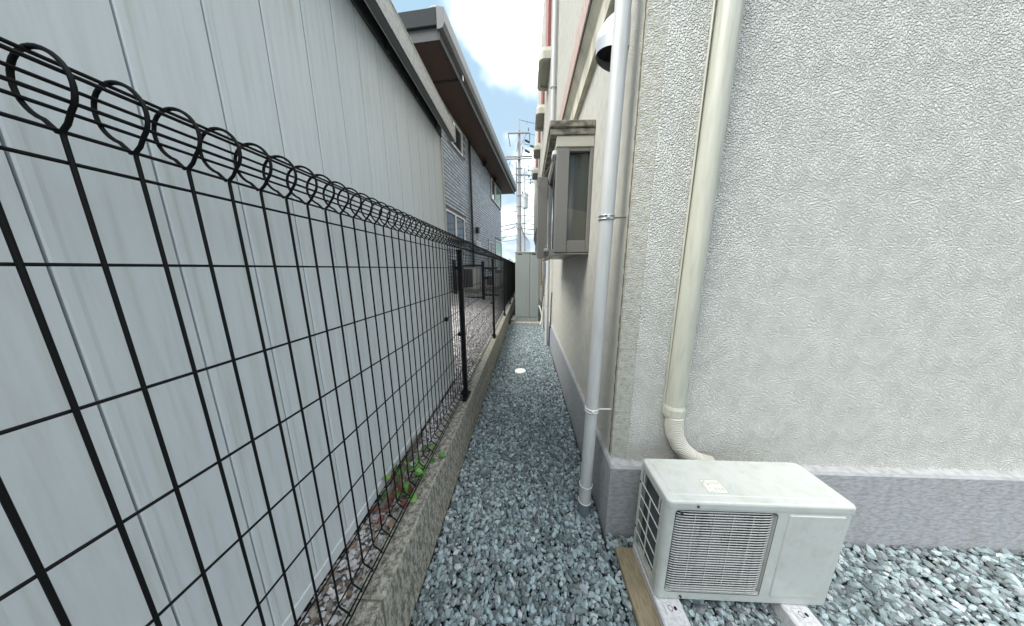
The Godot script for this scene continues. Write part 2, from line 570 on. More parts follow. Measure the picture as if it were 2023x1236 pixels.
func ground() -> void:
	var b := MB.new()
	b.quad(Vector3(-300, -0.03, 300), Vector3(300, -0.03, 300), Vector3(300, -0.03, -400), Vector3(-300, -0.03, -400), Vector3.UP)
	struct("ground", b, M.ground_dark, "dark earth beneath the gravel, reaching to the horizon")
	b = MB.new()
	var xs := [-0.645, -3.65, -60.0]
	for i in 2:
		b.quad(Vector3(xs[i], yard_y(xs[i]) - 0.012, 6), Vector3(xs[i], yard_y(xs[i]) - 0.012, -60), Vector3(xs[i + 1], yard_y(xs[i + 1]) - 0.012, -60), Vector3(xs[i + 1], yard_y(xs[i + 1]) - 0.012, 6), Vector3.UP)
	struct("yard_ground", b, M.yard_soil, "raised soil of the neighbouring yard behind the block wall")
	# blue-grey crushed stone of the passage
	var g := Node3D.new()
	g.name = "gravel"
	add_child(g)
	tag(g, "blue-grey crushed stone gravel covering the passage floor", "gravel", "", "stuff")
	var rects := [[-0.525, 0.49, -3.2, 0.1], [-0.525, 0.49, -6.75, -3.2], [0.49, 1.9, -1.19, 0.1], [1.9, 3.6, -1.19, 0.1, 1.4]]
	var sets := scatter(rects, 0.0185, 0.017, 0.046, 2, func(_x, _z): return -0.010, grey_stone, 0.9, 1.0)
	for i in 3:
		stones(g, "crushed_stones", stone_mesh(50 + i, 0.66), M.gravel, sets[i][0], sets[i][1])
	# pale chips behind the wall
	var c := Node3D.new()
	c.name = "pale_gravel"
	add_child(c)
	tag(c, "pale flat stone chips over the yard behind the fence", "gravel", "", "stuff")
	rects = [[-0.80, -0.645, -2.45, 0.4], [-2.6, -0.645, -5.0, -2.45, 1.25], [-3.2, -0.645, -11.5, -5.0, 1.7], [-2.0, -0.645, -14.0, -11.5, 2.0]]
	sets = scatter(rects, 0.0165, 0.016, 0.038, 1, func(x, _z): return yard_y(x), pale_chip, 0.45, 0.6)
	for i in 3:
		stones(c, "stone_chips", stone_mesh(60 + i, 0.55), M.chips, sets[i][0], sets[i][1])

# ------------------------------------------------------------------ concrete block wall under the fence
func block_wall() -> void:
	var t := thing("block_wall", "low weathered concrete block wall carrying the black mesh fence", "wall", Vector3(-0.588, 0, -1))
	var core := MB.new()
	core.span(Vector3(-0.643, -0.05, -14.0), Vector3(-0.5325, 0.398, 0.9))
	part("mortar", core, M.mortar, t)
	var shapes := []
	for k in 3:
		var b := MB.new()
		b.cham(Vector3.ZERO, Vector3(0.118, 0.197, 0.3915), 0.004 + 0.0015 * k)
		shapes.append(b.mesh())
	for row in 2:
		var z := 0.9 - (0.0 if row == 1 else 0.198)
		var i := 0
		z = -0.647 + 0.396 * 4 + (0.0 if row == 1 else 0.198)
		while z > -13.9:
			var o := part("concrete_block", shapes[rng.randi() % 3], M.concrete_block if rng.randf() < 0.6 else M.concrete_block_worn, t, true)
			o.position = Vector3(-0.588 + rng.randf_range(-0.0012, 0.0012), 0.103 + 0.2005 * row + 0.003, z - 0.198) - t.position
			z -= 0.396
			i += 1

# ------------------------------------------------------------------ shed
func shed() -> void:
	var t := thing("storage_shed", "pale grey metal panel shed with a box gutter, behind the fence", "shed", Vector3(-1.9, 0.38, -0.5))
	var x := -0.80
	var zs := []
	for k in 23:
		zs.append(0.9975 - 0.1525 * k)
	for i in zs.size():
		var z0: float = zs[i]
		var z1: float = z0 - 0.1525
		if z1 < -2.37:
			z1 = -2.372
		if z0 - z1 < 0.01:
			continue
		var b := MB.new()
		# profile along z: joint groove, small roll beside it, flat pan
		var pr := [[0.0, -0.012], [0.0, 0.0], [0.003, 0.0014], [0.014, 0.0014], [0.020, 0.0], [0.075, 0.0003], [(z0 - z1) - 0.004, 0.0], [(z0 - z1) - 0.0035, -0.012]]
		for k in pr.size() - 1:
			var a0 := Vector3(x + pr[k][1], 0.47, z0 - pr[k][0])
			var a1 := Vector3(x + pr[k + 1][1], 0.47, z0 - pr[k + 1][0])
			var up := Vector3(0, 2.82 - 0.47, 0)
			b.quad(a0, a1, a1 + up, a0 + up, Vector3(1, 0, 0.001))
		part("wall_panel", b, M.shed_panel if rng.randf() < 0.6 else M.shed_panel_pale, t)
	var b2 := MB.new()
	b2.span(Vector3(-3.2, 0.42, -2.40), Vector3(x - 0.022, 2.84, 1.15))
	part("inner_wall", b2, M.shed_dark, t)
	b2 = MB.new()
	b2.chspan(Vector3(x - 0.05, 0.412, -2.425), Vector3(x + 0.006, 2.80, -2.373), 0.006)
	part("corner_trim", b2, M.shed_trim, t)
	b2 = MB.new()
	b2.chspan(Vector3(x - 0.03, 0.412, -2.372), Vector3(x + 0.007, 0.468, 1.15), 0.003)
	part("base_rail", b2, M.shed_panel_pale, t)
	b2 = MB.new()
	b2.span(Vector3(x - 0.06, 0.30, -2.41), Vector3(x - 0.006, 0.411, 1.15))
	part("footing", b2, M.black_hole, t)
	# eave
	b2 = MB.new()
	b2.chspan(Vector3(x - 0.02, 2.80, -2.40), Vector3(x + 0.012, 2.882, 1.15), 0.004)
	part("eave_beam", b2, M.shed_dark, t)
	b2 = MB.new()
	var rp := []
	for k in 37:
		rp.append(k)
	for k in 36:   # corrugated roof sheet, seen from below behind the gutter
		var za := 1.2 - k * 0.1014
		var zb := za - 0.1014
		var ya := 2.885 + (0.02 if k % 2 == 0 else 0.0)
		var yb := 2.885 + (0.0 if k % 2 == 0 else 0.02)
		b2.quad(Vector3(-0.70, ya, za), Vector3(-0.70, yb, zb), Vector3(-3.3, yb + 0.16, zb), Vector3(-3.3, ya + 0.16, za), Vector3.UP)
	part("roof_sheet", b2, M.shed_dark, t)
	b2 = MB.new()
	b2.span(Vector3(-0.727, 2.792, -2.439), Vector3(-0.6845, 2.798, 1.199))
	part("gutter_underside", b2, M.gutter_under_shade, t)  # underside strip carries its shade in the colour
	b2 = MB.new()
	b2.quad(Vector3(-0.680, 2.792, -2.44), Vector3(-0.680, 2.792, 1.2), Vector3(-0.679, 2.91, 1.2), Vector3(-0.679, 2.91, -2.44), Vector3.RIGHT)
	b2.quad(Vector3(-0.684, 2.796, -2.44), Vector3(-0.684, 2.796, 1.2), Vector3(-0.683, 2.91, 1.2), Vector3(-0.683, 2.91, -2.44), Vector3.LEFT)
	b2.chspan(Vector3(-0.692, 2.908, -2.44), Vector3(-0.676, 2.918, 1.2), 0.002)
	b2.span(Vector3(-0.731, 2.79, -2.44), Vector3(-0.727, 2.90, 1.2))
	var gt_ := part("gutter", b2, M.gutter_grey, t)
	b2 = MB.new()
	b2.loft([[Vector3(-0.734, 2.786, -2.453), Vector3(-0.676, 2.786, -2.453), Vector3(-0.676, 2.935, -2.453), Vector3(-0.715, 2.965, -2.453), Vector3(-0.734, 2.955, -2.453)], [Vector3(-0.734, 2.786, -2.44), Vector3(-0.676, 2.786, -2.44), Vector3(-0.676, 2.935, -2.44), Vector3(-0.715, 2.965, -2.44), Vector3(-0.734, 2.955, -2.44)]])
	part("gutter_end", b2, M.gutter_grey, gt_)
	for k in 9:
		b2 = MB.new()
		var z := -2.25 + k * 0.36
		b2.span(Vector3(-0.787, 2.84, z - 0.012), Vector3(-0.732, 2.875, z + 0.012))
		b2.span(Vector3(-0.787, 2.803, z - 0.012), Vector3(-0.775, 2.8395, z + 0.012))
		part("gutter_bracket", b2, M.shed_dark, t)

# ------------------------------------------------------------------ cream building on the right
func wall_foot(o: float) -> Array:
	return [Vector2(0.52 - o, -16.0), Vector2(0.52 - o, -1.245 + o), Vector2(5.0, -1.245 + o), Vector2(5.0, -16.0)]

func cream_building() -> void:
	var t := thing("apartment_building", "cream rendered apartment building along the right of the passage", "building", Vector3(2.7, 0, -8))
	var b := MB.new()
	b.loft([ring_y([Vector2(0.56, -15.9), Vector2(0.56, -1.30), Vector2(4.9, -1.30), Vector2(4.9, -15.9)], 0.3), ring_y([Vector2(0.56, -15.9), Vector2(0.56, -1.30), Vector2(4.9, -1.30), Vector2(4.9, -15.9)], 8.9)])
	part("inner_wall", b, M.dark_seam, t)
	# plinth with a bevelled top edge
	b = MB.new()
	var rg := []
	for k in [[0.026, -0.1], [0.026, 0.476], [0.017, 0.490], [-0.1, 0.497]]:
		var o: float = k[0]
		rg.append(ring_y([Vector2(0.52 - o, -15.8), Vector2(0.52 - o, -1.221 + o), Vector2(4.95, -1.221 + o), Vector2(4.95, -15.8)], k[1]))
	b.loft(rg)
	part("plinth", b, M.plinth_paint, t)
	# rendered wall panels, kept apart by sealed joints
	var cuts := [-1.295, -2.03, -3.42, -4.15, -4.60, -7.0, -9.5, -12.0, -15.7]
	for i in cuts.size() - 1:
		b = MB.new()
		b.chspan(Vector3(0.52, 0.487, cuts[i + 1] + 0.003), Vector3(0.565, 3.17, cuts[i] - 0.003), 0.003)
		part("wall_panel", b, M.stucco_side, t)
	b = MB.new()
	b.chspan(Vector3(0.601, 0.487, -1.295), Vector3(4.9, 3.17, -1.245), 0.004)
	part("front_wall", b, M.stucco, t)
	b = MB.new()
	var cp := [Vector2(0.52, -1.270), Vector2(0.6, -1.247), Vector2(0.6, -1.294), Vector2(0.52, -1.294)]
	b.loft([ring_y(cp, 3.17), ring_y(cp, 0.487)])
	part("corner_chamfer", b, M.stucco_stained, t)
	b = MB.new()
	b.span(Vector3(0.5175, 0.4975, -1.2985), Vector3(0.53, 3.159, -1.2925))
	for k in 26:
		var yy := 0.5 + k * 0.102
		b.span(Vector3(0.5168, yy, -1.2995 - 0.002 * (k % 3)), Vector3(0.53, yy + 0.05 + 0.02 * (k % 4) * 0.5, -1.291))
	part("sealed_joint", b, M.moss_joint, t)
	# stepped string course
	b = MB.new()
	rg = []
	for k in [[0.0, 3.16], [0.042, 3.16], [0.042, 3.312], [0.094, 3.382]]:
		rg.append(ring_y(wall_foot(k[0]), k[1]))
	rg.append(ring_y(wall_foot(0.094), 3.39))
	b.loft(rg)
	part("string_course", b, M.beige_moulding, t)
	b = MB.new()
	b.loft([ring_y(wall_foot(0.104), 3.383), ring_y(wall_foot(0.104), 3.401)])
	part("drip_edge", b, M.dark_seam, t)
	# upper storey
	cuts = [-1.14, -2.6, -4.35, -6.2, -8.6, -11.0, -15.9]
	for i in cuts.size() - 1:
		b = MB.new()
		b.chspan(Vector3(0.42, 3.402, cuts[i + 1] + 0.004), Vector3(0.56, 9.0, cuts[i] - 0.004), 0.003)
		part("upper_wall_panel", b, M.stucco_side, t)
	b = MB.new()
	b.chspan(Vector3(0.561, 3.402, -1.29), Vector3(4.95, 9.0, -1.145), 0.003)
	part("upper_front_wall", b, M.stucco, t)
	# pink ribbed cladding at the foot of the upper wall: 100 ribs a few pixels wide
	b = MB.new()
	b.span(Vector3(0.4125, 3.403, -4.34), Vector3(0.4195, 3.60, -1.16))
	var rib := part("ribbed_cladding", b, M.pink_siding, t)
	b = MB.new()
	for k in 53:
		var z := -1.17 - k * 0.06
		b.span(Vector3(0.4108, 3.404, z - 0.022), Vector3(0.4122, 3.604, z))
	rib = part("cladding_ribs", b, M.stucco_side, rib)
	rib.set_meta("kind", "stuff")
	# projecting bays far up the wall: rounded slab below, red ribbed side above
	for k in 4:
		var z0: float = [-5.22, -6.80, -8.65, -10.6][k]
		var z1: float = [-6.06, -7.62, -9.35, -11.4][k]
		b = MB.new()
		var ytop: float = [8.6, 6.65, 6.5, 6.4][k]
		var poly := []
		for p in rrect(0.37, (z0 + z1) / 2, 0.34, z0 - z1, 0.10, 5):
			poly.append(p)
		var inner := rrect(0.385, (z0 + z1) / 2, 0.25, z0 - z1 - 0.14, 0.07, 5)
		b.loft([ring_y(inner, 5.53), ring_y(inner, 5.49), ring_y(poly, 5.48), ring_y(poly, 5.60), ring_y(rrect(0.38, (z0 + z1) / 2, 0.30, z0 - z1 - 0.05, 0.09, 5), 5.68)])
		var slab := part("bay_slab", b, M.bay_beige, t)
		b = MB.new()
		b.span(Vector3(0.362, 5.68, z1 + 0.06), Vector3(0.419, ytop, z0 - 0.08))
		for j in 3:
			b.span(Vector3(0.368 + j * 0.018, 5.681, z0 - 0.081), Vector3(0.376 + j * 0.018, ytop - 0.01, z0 - 0.072))
		part("red_screen", b, M.red_siding, slab)
	bay_window(t)

func bay_window(t: Node3D) -> void:
	var zf := -2.07
	var zb := -3.50
	var xl := 0.235
	var w := Node3D.new()
	var body := MB.new()
	# floor of the bay, wall side is closed by the building
	body.chspan(Vector3(xl + 0.012, 1.748, zb), Vector3(0.519, 1.775, zf - 0.012), 0.003)
	var root := part("bay_window", body, M.bronze_frame, t)
	var f := MB.new()
	f.chspan(Vector3(xl - 0.004, 1.755, zf - 0.09), Vector3(xl + 0.095, 2.555, zf), 0.003)
	part("corner_post", f, M.bronze_frame, root)
	f = MB.new()
	f.chspan(Vector3(xl + 0.096, 1.755, zf - 0.05), Vector3(0.492, 1.850, zf - 0.004), 0.003)
	part("bottom_rail", f, M.bronze_frame, root)
	f = MB.new()
	f.chspan(Vector3(xl + 0.096, 2.528, zf - 0.05), Vector3(0.492, 2.555, zf - 0.004), 0.003)
	part("top_rail", f, M.bronze_frame, root)
	f = MB.new()
	f.chspan(Vector3(0.493, 1.755, zf - 0.05), Vector3(0.5185, 2.555, zf - 0.001), 0.003)
	part("wall_jamb", f, M.bronze_frame, root)
	f = MB.new()
	f.span(Vector3(xl + 0.097, 1.851, zf - 0.034), Vector3(0.492, 2.527, zf - 0.028))
	var gm := StandardMaterial3D.new()
	gm.albedo_color = Color(0.20, 0.24, 0.22, 0.35)
	gm.transparency = BaseMaterial3D.TRANSPARENCY_ALPHA
	gm.roughness = 0.12
	gm.metallic_specular = 0.6
	part("side_pane", f, gm, root)
	# blind hanging behind the pane
	f = MB.new()
	f.quad(Vector3(xl + 0.098, 1.852, zf - 0.044), Vector3(0.492, 1.852, zf - 0.040), Vector3(0.492, 2.085, zf - 0.048), Vector3(xl + 0.098, 2.12, zf - 0.052), Vector3.BACK)
	f.quad(Vector3(xl + 0.098, 1.852, zf - 0.049), Vector3(0.492, 1.852, zf - 0.045), Vector3(0.492, 2.085, zf - 0.053), Vector3(xl + 0.098, 2.12, zf - 0.057), Vector3.FORWARD)
	part("cloth_behind_pane", f, M.cloth, root)
	f = MB.new()
	f.span(Vector3(xl + 0.098, 1.853, zf - 0.075), Vector3(0.5185, 2.526, zf - 0.068))
	part("inner_blind", f, M.blind, root)
	f = MB.new()
	f.span(Vector3(xl + 0.06, 1.776, zb + 0.02), Vector3(0.5185, 2.55, zb + 0.05))
	f.span(Vector3(0.512, 1.776, zb + 0.05), Vector3(0.5192, 2.55, zf - 0.06))
	part("dark_interior", f, M.black_hole, root)
	# passage side: dark opening with frames, one sash swung out
	f = MB.new()
	f.chspan(Vector3(xl - 0.002, 1.755, zb), Vector3(xl + 0.04, 1.80, zf - 0.091), 0.003)
	f.chspan(Vector3(xl - 0.002, 2.515, zb), Vector3(xl + 0.04, 2.555, zf - 0.091), 0.003)
	f.chspan(Vector3(xl - 0.002, 1.801, zb), Vector3(xl + 0.04, 2.514, zb + 0.05), 0.003)
	f.chspan(Vector3(xl - 0.002, 1.801, -2.84), Vector3(xl + 0.04, 2.514, -2.79), 0.003)
	part("front_frame", f, M.bronze_frame, root)
	f = MB.new()
	f.span(Vector3(xl + 0.045, 1.80, -3.44), Vector3(xl + 0.05, 2.515, -2.16))
	part("front_pane", f, M.window_dark, root)
	f = MB.new()
	f.chspan(Vector3(0.112, 1.735, -2.835), Vector3(0.226, 2.60, -2.80), 0.004)
	var sash := part("open_sash", f, M.bronze_frame, root)
	f = MB.new()
	f.tube([Vector3(0.12, 2.505, -2.80), Vector3(0.236, 2.555, -2.20)], 0.005, 6)
	f.tube([Vector3(0.236, 2.55, -2.12), Vector3(0.225, 1.86, -2.72)], 0.004, 6)
	part("stay_arm", f, M.steel, sash)
	f = MB.new()
	f.chspan(Vector3(0.200, 2.515, -2.20), Vector3(0.236, 2.548, -2.10), 0.006)
	part("stay_bracket", f, M.white_frame, sash)
	f = MB.new()
	f.chspan(Vector3(0.185, 1.80, -2.79), Vector3(0.233, 1.83, -2.60), 0.004)
	part("lower_stay", f, M.steel, sash)
	# sill skirts below
	f = MB.new()
	f.chspan(Vector3(xl - 0.02, 1.728, zb - 0.05), Vector3(xl + 0.05, 1.747, zf - 0.005), 0.003)
	f.chspan(Vector3(xl + 0.051, 1.736, zf - 0.05), Vector3(0.519, 1.7475, zf - 0.003), 0.003)
	part("sill", f, M.bronze_frame, root)
	# head and concrete hood
	f = MB.new()
	f.chspan(Vector3(xl - 0.01, 2.556, zb - 0.02), Vector3(0.519, 2.635, zf + 0.004), 0.004)
	part("head_panel", f, M.bay_beige, root)
	f = MB.new()
	f.chspan(Vector3(0.176, 2.636, zb - 0.1), Vector3(0.5195, 2.683, zf + 0.012), 0.005)
	f.chspan(Vector3(0.168, 2.6835, zb - 0.11), Vector3(0.5193, 2.735, zf + 0.022), 0.007)
	part("concrete_hood", f, M.hood_concrete, root)
	w.free()

# ------------------------------------------------------------------ neighbour's house
func house() -> void:
	var t := thing("brick_clad_house", "two storey house clad in blue grey brick with deep brown eaves", "house", Vector3(-3.221, 0.623, -9.5))
	t.rotation.y = -deg_to_rad(5.555)
	# local: +x towards the passage, -z along the wall, y above its base
	var y0 := 0.623
	var h := 7.8 - y0
	var b := MB.new()
	b.span(Vector3(-7.0, 0.25, -11.05), Vector3(-0.03, h, 3.4))
	part("wall", b, M.house_joint, t, true)
	b = MB.new()
	b.span(Vector3(-6.9, -0.3, -11.0), Vector3(-0.02, 0.248, 3.3))
	part("foundation", b, M.slab_concrete, t, true)
	# brick courses: far too many to part singly
	var bricks := [MB.new(), MB.new(), MB.new()]
	var holes := [[-2.3, -0.05, 2.2, 3.36], [-2.4, -0.9, 5.95, 7.06], [-11.1, -7.75, 5.6, 7.12], [-11.1, -8.7, 0.8, 3.2], [-7.9, -6.75, 0.9, 2.9]]
	var ch := 0.14
	for r in int((h - 0.25) / ch):
		var ya := 0.25 + r * ch
		var z := 3.4 - (0.15 if r % 2 == 0 else 0.0)
		while z > -11.05:
			var z1 := maxf(z - 0.36, -11.05)
			var hit := false
			for q in holes:
				if z > q[0] and z1 < q[1] and ya + ch > q[2] and ya < q[3]:
					hit = true
			if not hit and z < 3.4:
				var mb: MB = bricks[rng.randi() % 3]
				var d := rng.randf_range(0.0, 0.006)
				var p0 := Vector3(-0.03, ya + 0.004, z1 + 0.006)
				var p1 := Vector3(0.0 + d, ya + ch - 0.034, z - 0.010)
				mb.quad(Vector3(p1.x, p0.y, p0.z), Vector3(p1.x, p0.y, p1.z), Vector3(p1.x, p1.y, p1.z), Vector3(p1.x, p1.y, p0.z), Vector3.RIGHT)
				mb.quad(Vector3(p0.x, p1.y, p0.z), Vector3(p0.x, p1.y, p1.z), Vector3(p1.x, p1.y, p1.z), Vector3(p1.x, p1.y, p0.z), Vector3.UP)
				mb.quad(Vector3(p0.x, p0.y, p0.z), Vector3(p0.x, p0.y, p1.z), Vector3(p1.x, p0.y, p1.z), Vector3(p1.x, p0.y, p0.z), Vector3.DOWN)
				mb.quad(Vector3(p0.x, p0.y, p1.z), Vector3(p1.x, p0.y, p1.z), Vector3(p1.x, p1.y, p1.z), Vector3(p0.x, p1.y, p1.z), Vector3.BACK)
			z = z1
	for i in 3:
		part("brick_courses", bricks[i], M["house_brick_%d" % i], t, true).set_meta("kind", "stuff")
	# eaves
	var xo := 1.0
	b = MB.new()
	b.span(Vector3(-7.0, h + 0.002, -12.0), Vector3(xo - 0.06, h + 0.03, 1.75))
	part("soffit", b, M.brown_soffit, t, true)
	b = MB.new()
	b.span(Vector3(-0.4, h - 0.02, 0.30), Vector3(xo - 0.07, h + 0.001, 0.36))
	part("soffit_joint", b, M.house_gutter, t, true)
	b = MB.new()
	b.chspan(Vector3(xo - 0.06, h - 0.06, -12.03), Vector3(xo - 0.01, h + 0.24, 1.80), 0.01)
	b.chspan(Vector3(-7.0, h - 0.06, 1.752), Vector3(xo - 0.061, h + 0.24, 1.80), 0.01)
	part("fascia", b, M.house_fascia, t, true)
	b = MB.new()
	b.loft([[Vector3(xo, h + 0.16, 1.85), Vector3(xo + 0.10, h + 0.18, 1.85), Vector3(xo + 0.16, h + 0.30, 1.85), Vector3(xo + 0.16, h + 0.62, 1.85), Vector3(xo - 0.06, h + 0.66, 1.85), Vector3(xo - 0.06, h + 0.16, 1.85)], [Vector3(xo, h + 0.16, -12.05), Vector3(xo + 0.10, h + 0.18, -12.05), Vector3(xo + 0.16, h + 0.30, -12.05), Vector3(xo + 0.16, h + 0.62, -12.05), Vector3(xo - 0.06, h + 0.66, -12.05), Vector3(xo - 0.06, h + 0.16, -12.05)]])
	part("gutter", b, M.house_gutter_side, t, true)
	b = MB.new()
	b.chspan(Vector3(-7.0, h + 0.241, 1.70), Vector3(xo - 0.062, h + 0.64, 1.86), 0.012)
	part("barge_board", b, M.house_gutter, t, true)
	b = MB.new()
	b.span(Vector3(-7.0, h + 0.56, -11.9), Vector3(xo - 0.063, h + 0.63, 1.699))
	var roof := part("roof", b, M.house_fascia, t, true)
	b = MB.new()
	b.chspan(Vector3(xo - 0.24, h + 0.64, 1.65), Vector3(xo - 0.04, h + 0.71, 1.84), 0.02)
	part("corner_cap", b, M.gutter_grey, roof, true)
	b = MB.new()
	b.chspan(Vector3(xo + 0.03, h + 0.02, 0.20), Vector3(xo + 0.07, h + 0.2, 0.26), 0.005)
	part("gutter_hanger", b, M.white_frame, t, true)
	# windows: [near, far, bottom, top, count of sashes]
	for q in [[-0.1, -2.25, 2.25, 3.30, 2], [-0.95, -2.35, 6.0, 6.98, 1], [-7.83, -8.9, 5.72, 7.05, 1]]:
		house_window(t, q[0], q[1], q[2], q[3], q[4], M.window_dark)
	# corner glazing, with a green reflection painted into its colour, one above the other
	for q in [[-9.0, -11.0, 5.70, 7.05, 1], [-8.8, -11.0, 0.9, 3.12, 1]]:
		house_window(t, q[0], q[1], q[2], q[3], q[4], M.green_reflection_glass)
	house_window(t, -6.85, -7.8, 1.0, 2.83, 1, M.bronze_frame)
	b = MB.new()
	b.tube([Vector3(0.07, h - 0.1, -3.25), Vector3(0.07, 0.1, -3.25)], 0.055, 8)
	b.tube([Vector3(-0.03, h - 0.1, -3.25), Vector3(0.07, h - 0.1, -3.25)], 0.05, 8)
	part("drainpipe", b, M.black_plastic, t, true)
	b = MB.new()
	b.chspan(Vector3(0.0, 2.92, -4.28), Vector3(0.16, 3.22, -4.0), 0.02)
	part("vent_cap", b, M.black_plastic, t, true)
	b = MB.new()
	for k in 4:
		b.chspan(Vector3(0.0, 2.12 + 0.1 * k, -4.8), Vector3(0.07, 2.18 + 0.1 * k, -3.9), 0.01)
	part("louvre", b, M.white_frame, t, true)
	for q in [[-5.6, 0.12], [-8.2, 0.1]]:
		b = MB.new()
		b.chspan(Vector3(0.05, h - 0.28, q[0] - 0.18), Vector3(0.3, h - 0.02, q[0]), 0.03)
		part("eave_light", b, M.black_plastic, t, true)

func house_window(t: Node3D, zn: float, zf: float, ya: float, yb: float, n: int, glass: Material) -> void:
	var b := MB.new()
	var w := 0.07
	b.chspan(Vector3(-0.029, ya, zf), Vector3(0.04, ya + w, zn), 0.006)
	b.chspan(Vector3(-0.029, yb - w, zf), Vector3(0.04, yb, zn), 0.006)
	b.chspan(Vector3(-0.029, ya + w + 0.001, zn - w), Vector3(0.04, yb - w - 0.001, zn), 0.006)
	b.chspan(Vector3(-0.029, ya + w + 0.001, zf), Vector3(0.04, yb - w - 0.001, zf + w), 0.006)
	if n == 2:
		var zm := (zn + zf) / 2
		b.chspan(Vector3(-0.029, ya + w + 0.001, zm - 0.05), Vector3(0.035, yb - w - 0.001, zm + 0.05), 0.006)
	var f := part("window", b, M.white_frame, t, true)
	b = MB.new()
	b.span(Vector3(-0.028, ya + w, zf + w), Vector3(-0.012, yb - w, zn - w))
	part("pane", b, glass, f, true)

# ------------------------------------------------------------------ black mesh fence
func mesh_fence() -> void:
	var xm := -0.63
	var t := thing("mesh_fence", "black welded mesh fence with a rolled top on the block wall", "fence", Vector3(xm, 0.41, -0.6386))
	var pitch := 0.0604
	# one vertical wire: foot kinked out towards the passage, head rolled into a ring
	var cx := -0.006
	var cy := 1.805 + 0.052
	var pts := [Vector3(0.033, 0.452, 0), Vector3(0.031, 0.462, 0), Vector3(0.003, 0.487, 0), Vector3(0, 0.496, 0), Vector3(0, 1.796, 0), Vector3(0.0025, 1.8035, 0), Vector3(0.012, 1.811, 0)]
	pts.append_array(arc(Vector3(cx, cy, 0), Vector3.RIGHT, Vector3.UP, 0.0425, -48, 250, 26))
	pts.append(Vector3(-0.0105, 1.8065, 0))
	pts.append(Vector3(-0.0065, 1.801, 0))
	for i in pts.size():
		pts[i] -= Vector3(0, t.position.y, 0)
	var b := MB.new()
	b.tube(pts, 0.0030, 6)
	var near_mesh := b.mesh()
	var far_pts := []
	for i in pts.size():
		if i < 7 or (i - 7) % 3 == 0 or i == pts.size() - 1:
			far_pts.append(pts[i])
	b = MB.new()
	b.tube(far_pts, 0.0029, 4, false)
	var far_mesh := b.mesh()
	for k in range(-24, 216):
		var o := part("vertical_wire", near_mesh if k < 60 else far_mesh, M.fence_black, t, true)
		o.position = Vector3(rng.randf_range(-0.0006, 0.0006), 0, -pitch * k)
	# long wires, welded to the verticals
	var rows := []
	for y in [1.763, 1.625, 1.4245, 1.227, 1.029, 0.831, 0.633, 0.493]:
		rows.append(Vector2(xm - 0.0045, y))
	rows.append(Vector2(-0.5985, 0.464))
	rows.append(Vector2(-0.592, 0.449))
	rows.append(Vector2(xm - 0.0055, 1.8035))
	for a in [99, 19, 149, -34, 202]:
		var r := 0.0425 - 0.0048
		rows.append(Vector2(xm + cx + cos(deg_to_rad(a)) * r, cy + sin(deg_to_rad(a)) * r))
	for q in rows:
		b = MB.new()
		var line := []
		for k in 8:
			line.append(Vector3(q.x, q.y, 0.85 - k * 2.0))
		b.tube(line, 0.0035 if q.y < 0.48 else 0.0028, 6)
		part("long_wire", b, M.fence_black, t)
	# posts with feet and clips
	b = MB.new()
	b.chspan(Vector3(-0.0175, 0.0, -0.0225), Vector3(0.0175, 1.352, 0.0225), 0.004)
	var post := b.mesh()
	b = MB.new()
	b.chspan(Vector3(-0.030, 1.353, -0.027), Vector3(0.021, 1.368, 0.027), 0.004)
	var cap := b.mesh()
	b = MB.new()
	b.chspan(Vector3(-0.012, 0.003, -0.075), Vector3(0.030, 0.022, -0.030), 0.003)
	b.chspan(Vector3(-0.012, 0.003, 0.030), Vector3(0.030, 0.022, 0.095), 0.003)
	b.chspan(Vector3(-0.024, 0.001, -0.034), Vector3(0.026, 0.040, 0.034), 0.004)
	var foot := b.mesh()
	b = MB.new()
	b.chspan(Vector3(-0.045, -0.012, -0.028), Vector3(0.022, 0.012, 0.028), 0.003)
	var clip := b.mesh()
	for k in 7:
		var z: float = [-0.12 + 0.0, -2.06, -4.06, -6.06, -8.06, -10.06, -12.06][k]
		if k == 0:
			z = 0.02
		var p := part("post", post, M.fence_black, t, true)
		p.position = Vector3(-0.5775, 0.41, z) - t.position
		part("cap", cap, M.fence_black, p, true)
		part("foot_plate", foot, M.fence_black, p, true)
		for y in [0.04, 0.62, 1.215]:
			part("clip", clip, M.fence_black, p, true).position.y = y
	# joint connector seen on a long wire by the shed corner
	b = MB.new()
	b.chspan(Vector3(-0.643, 1.212, -1.80), Vector3(-0.618, 1.243, -1.775), 0.004)
	part("wire_clamp", b, M.fence_black, t)

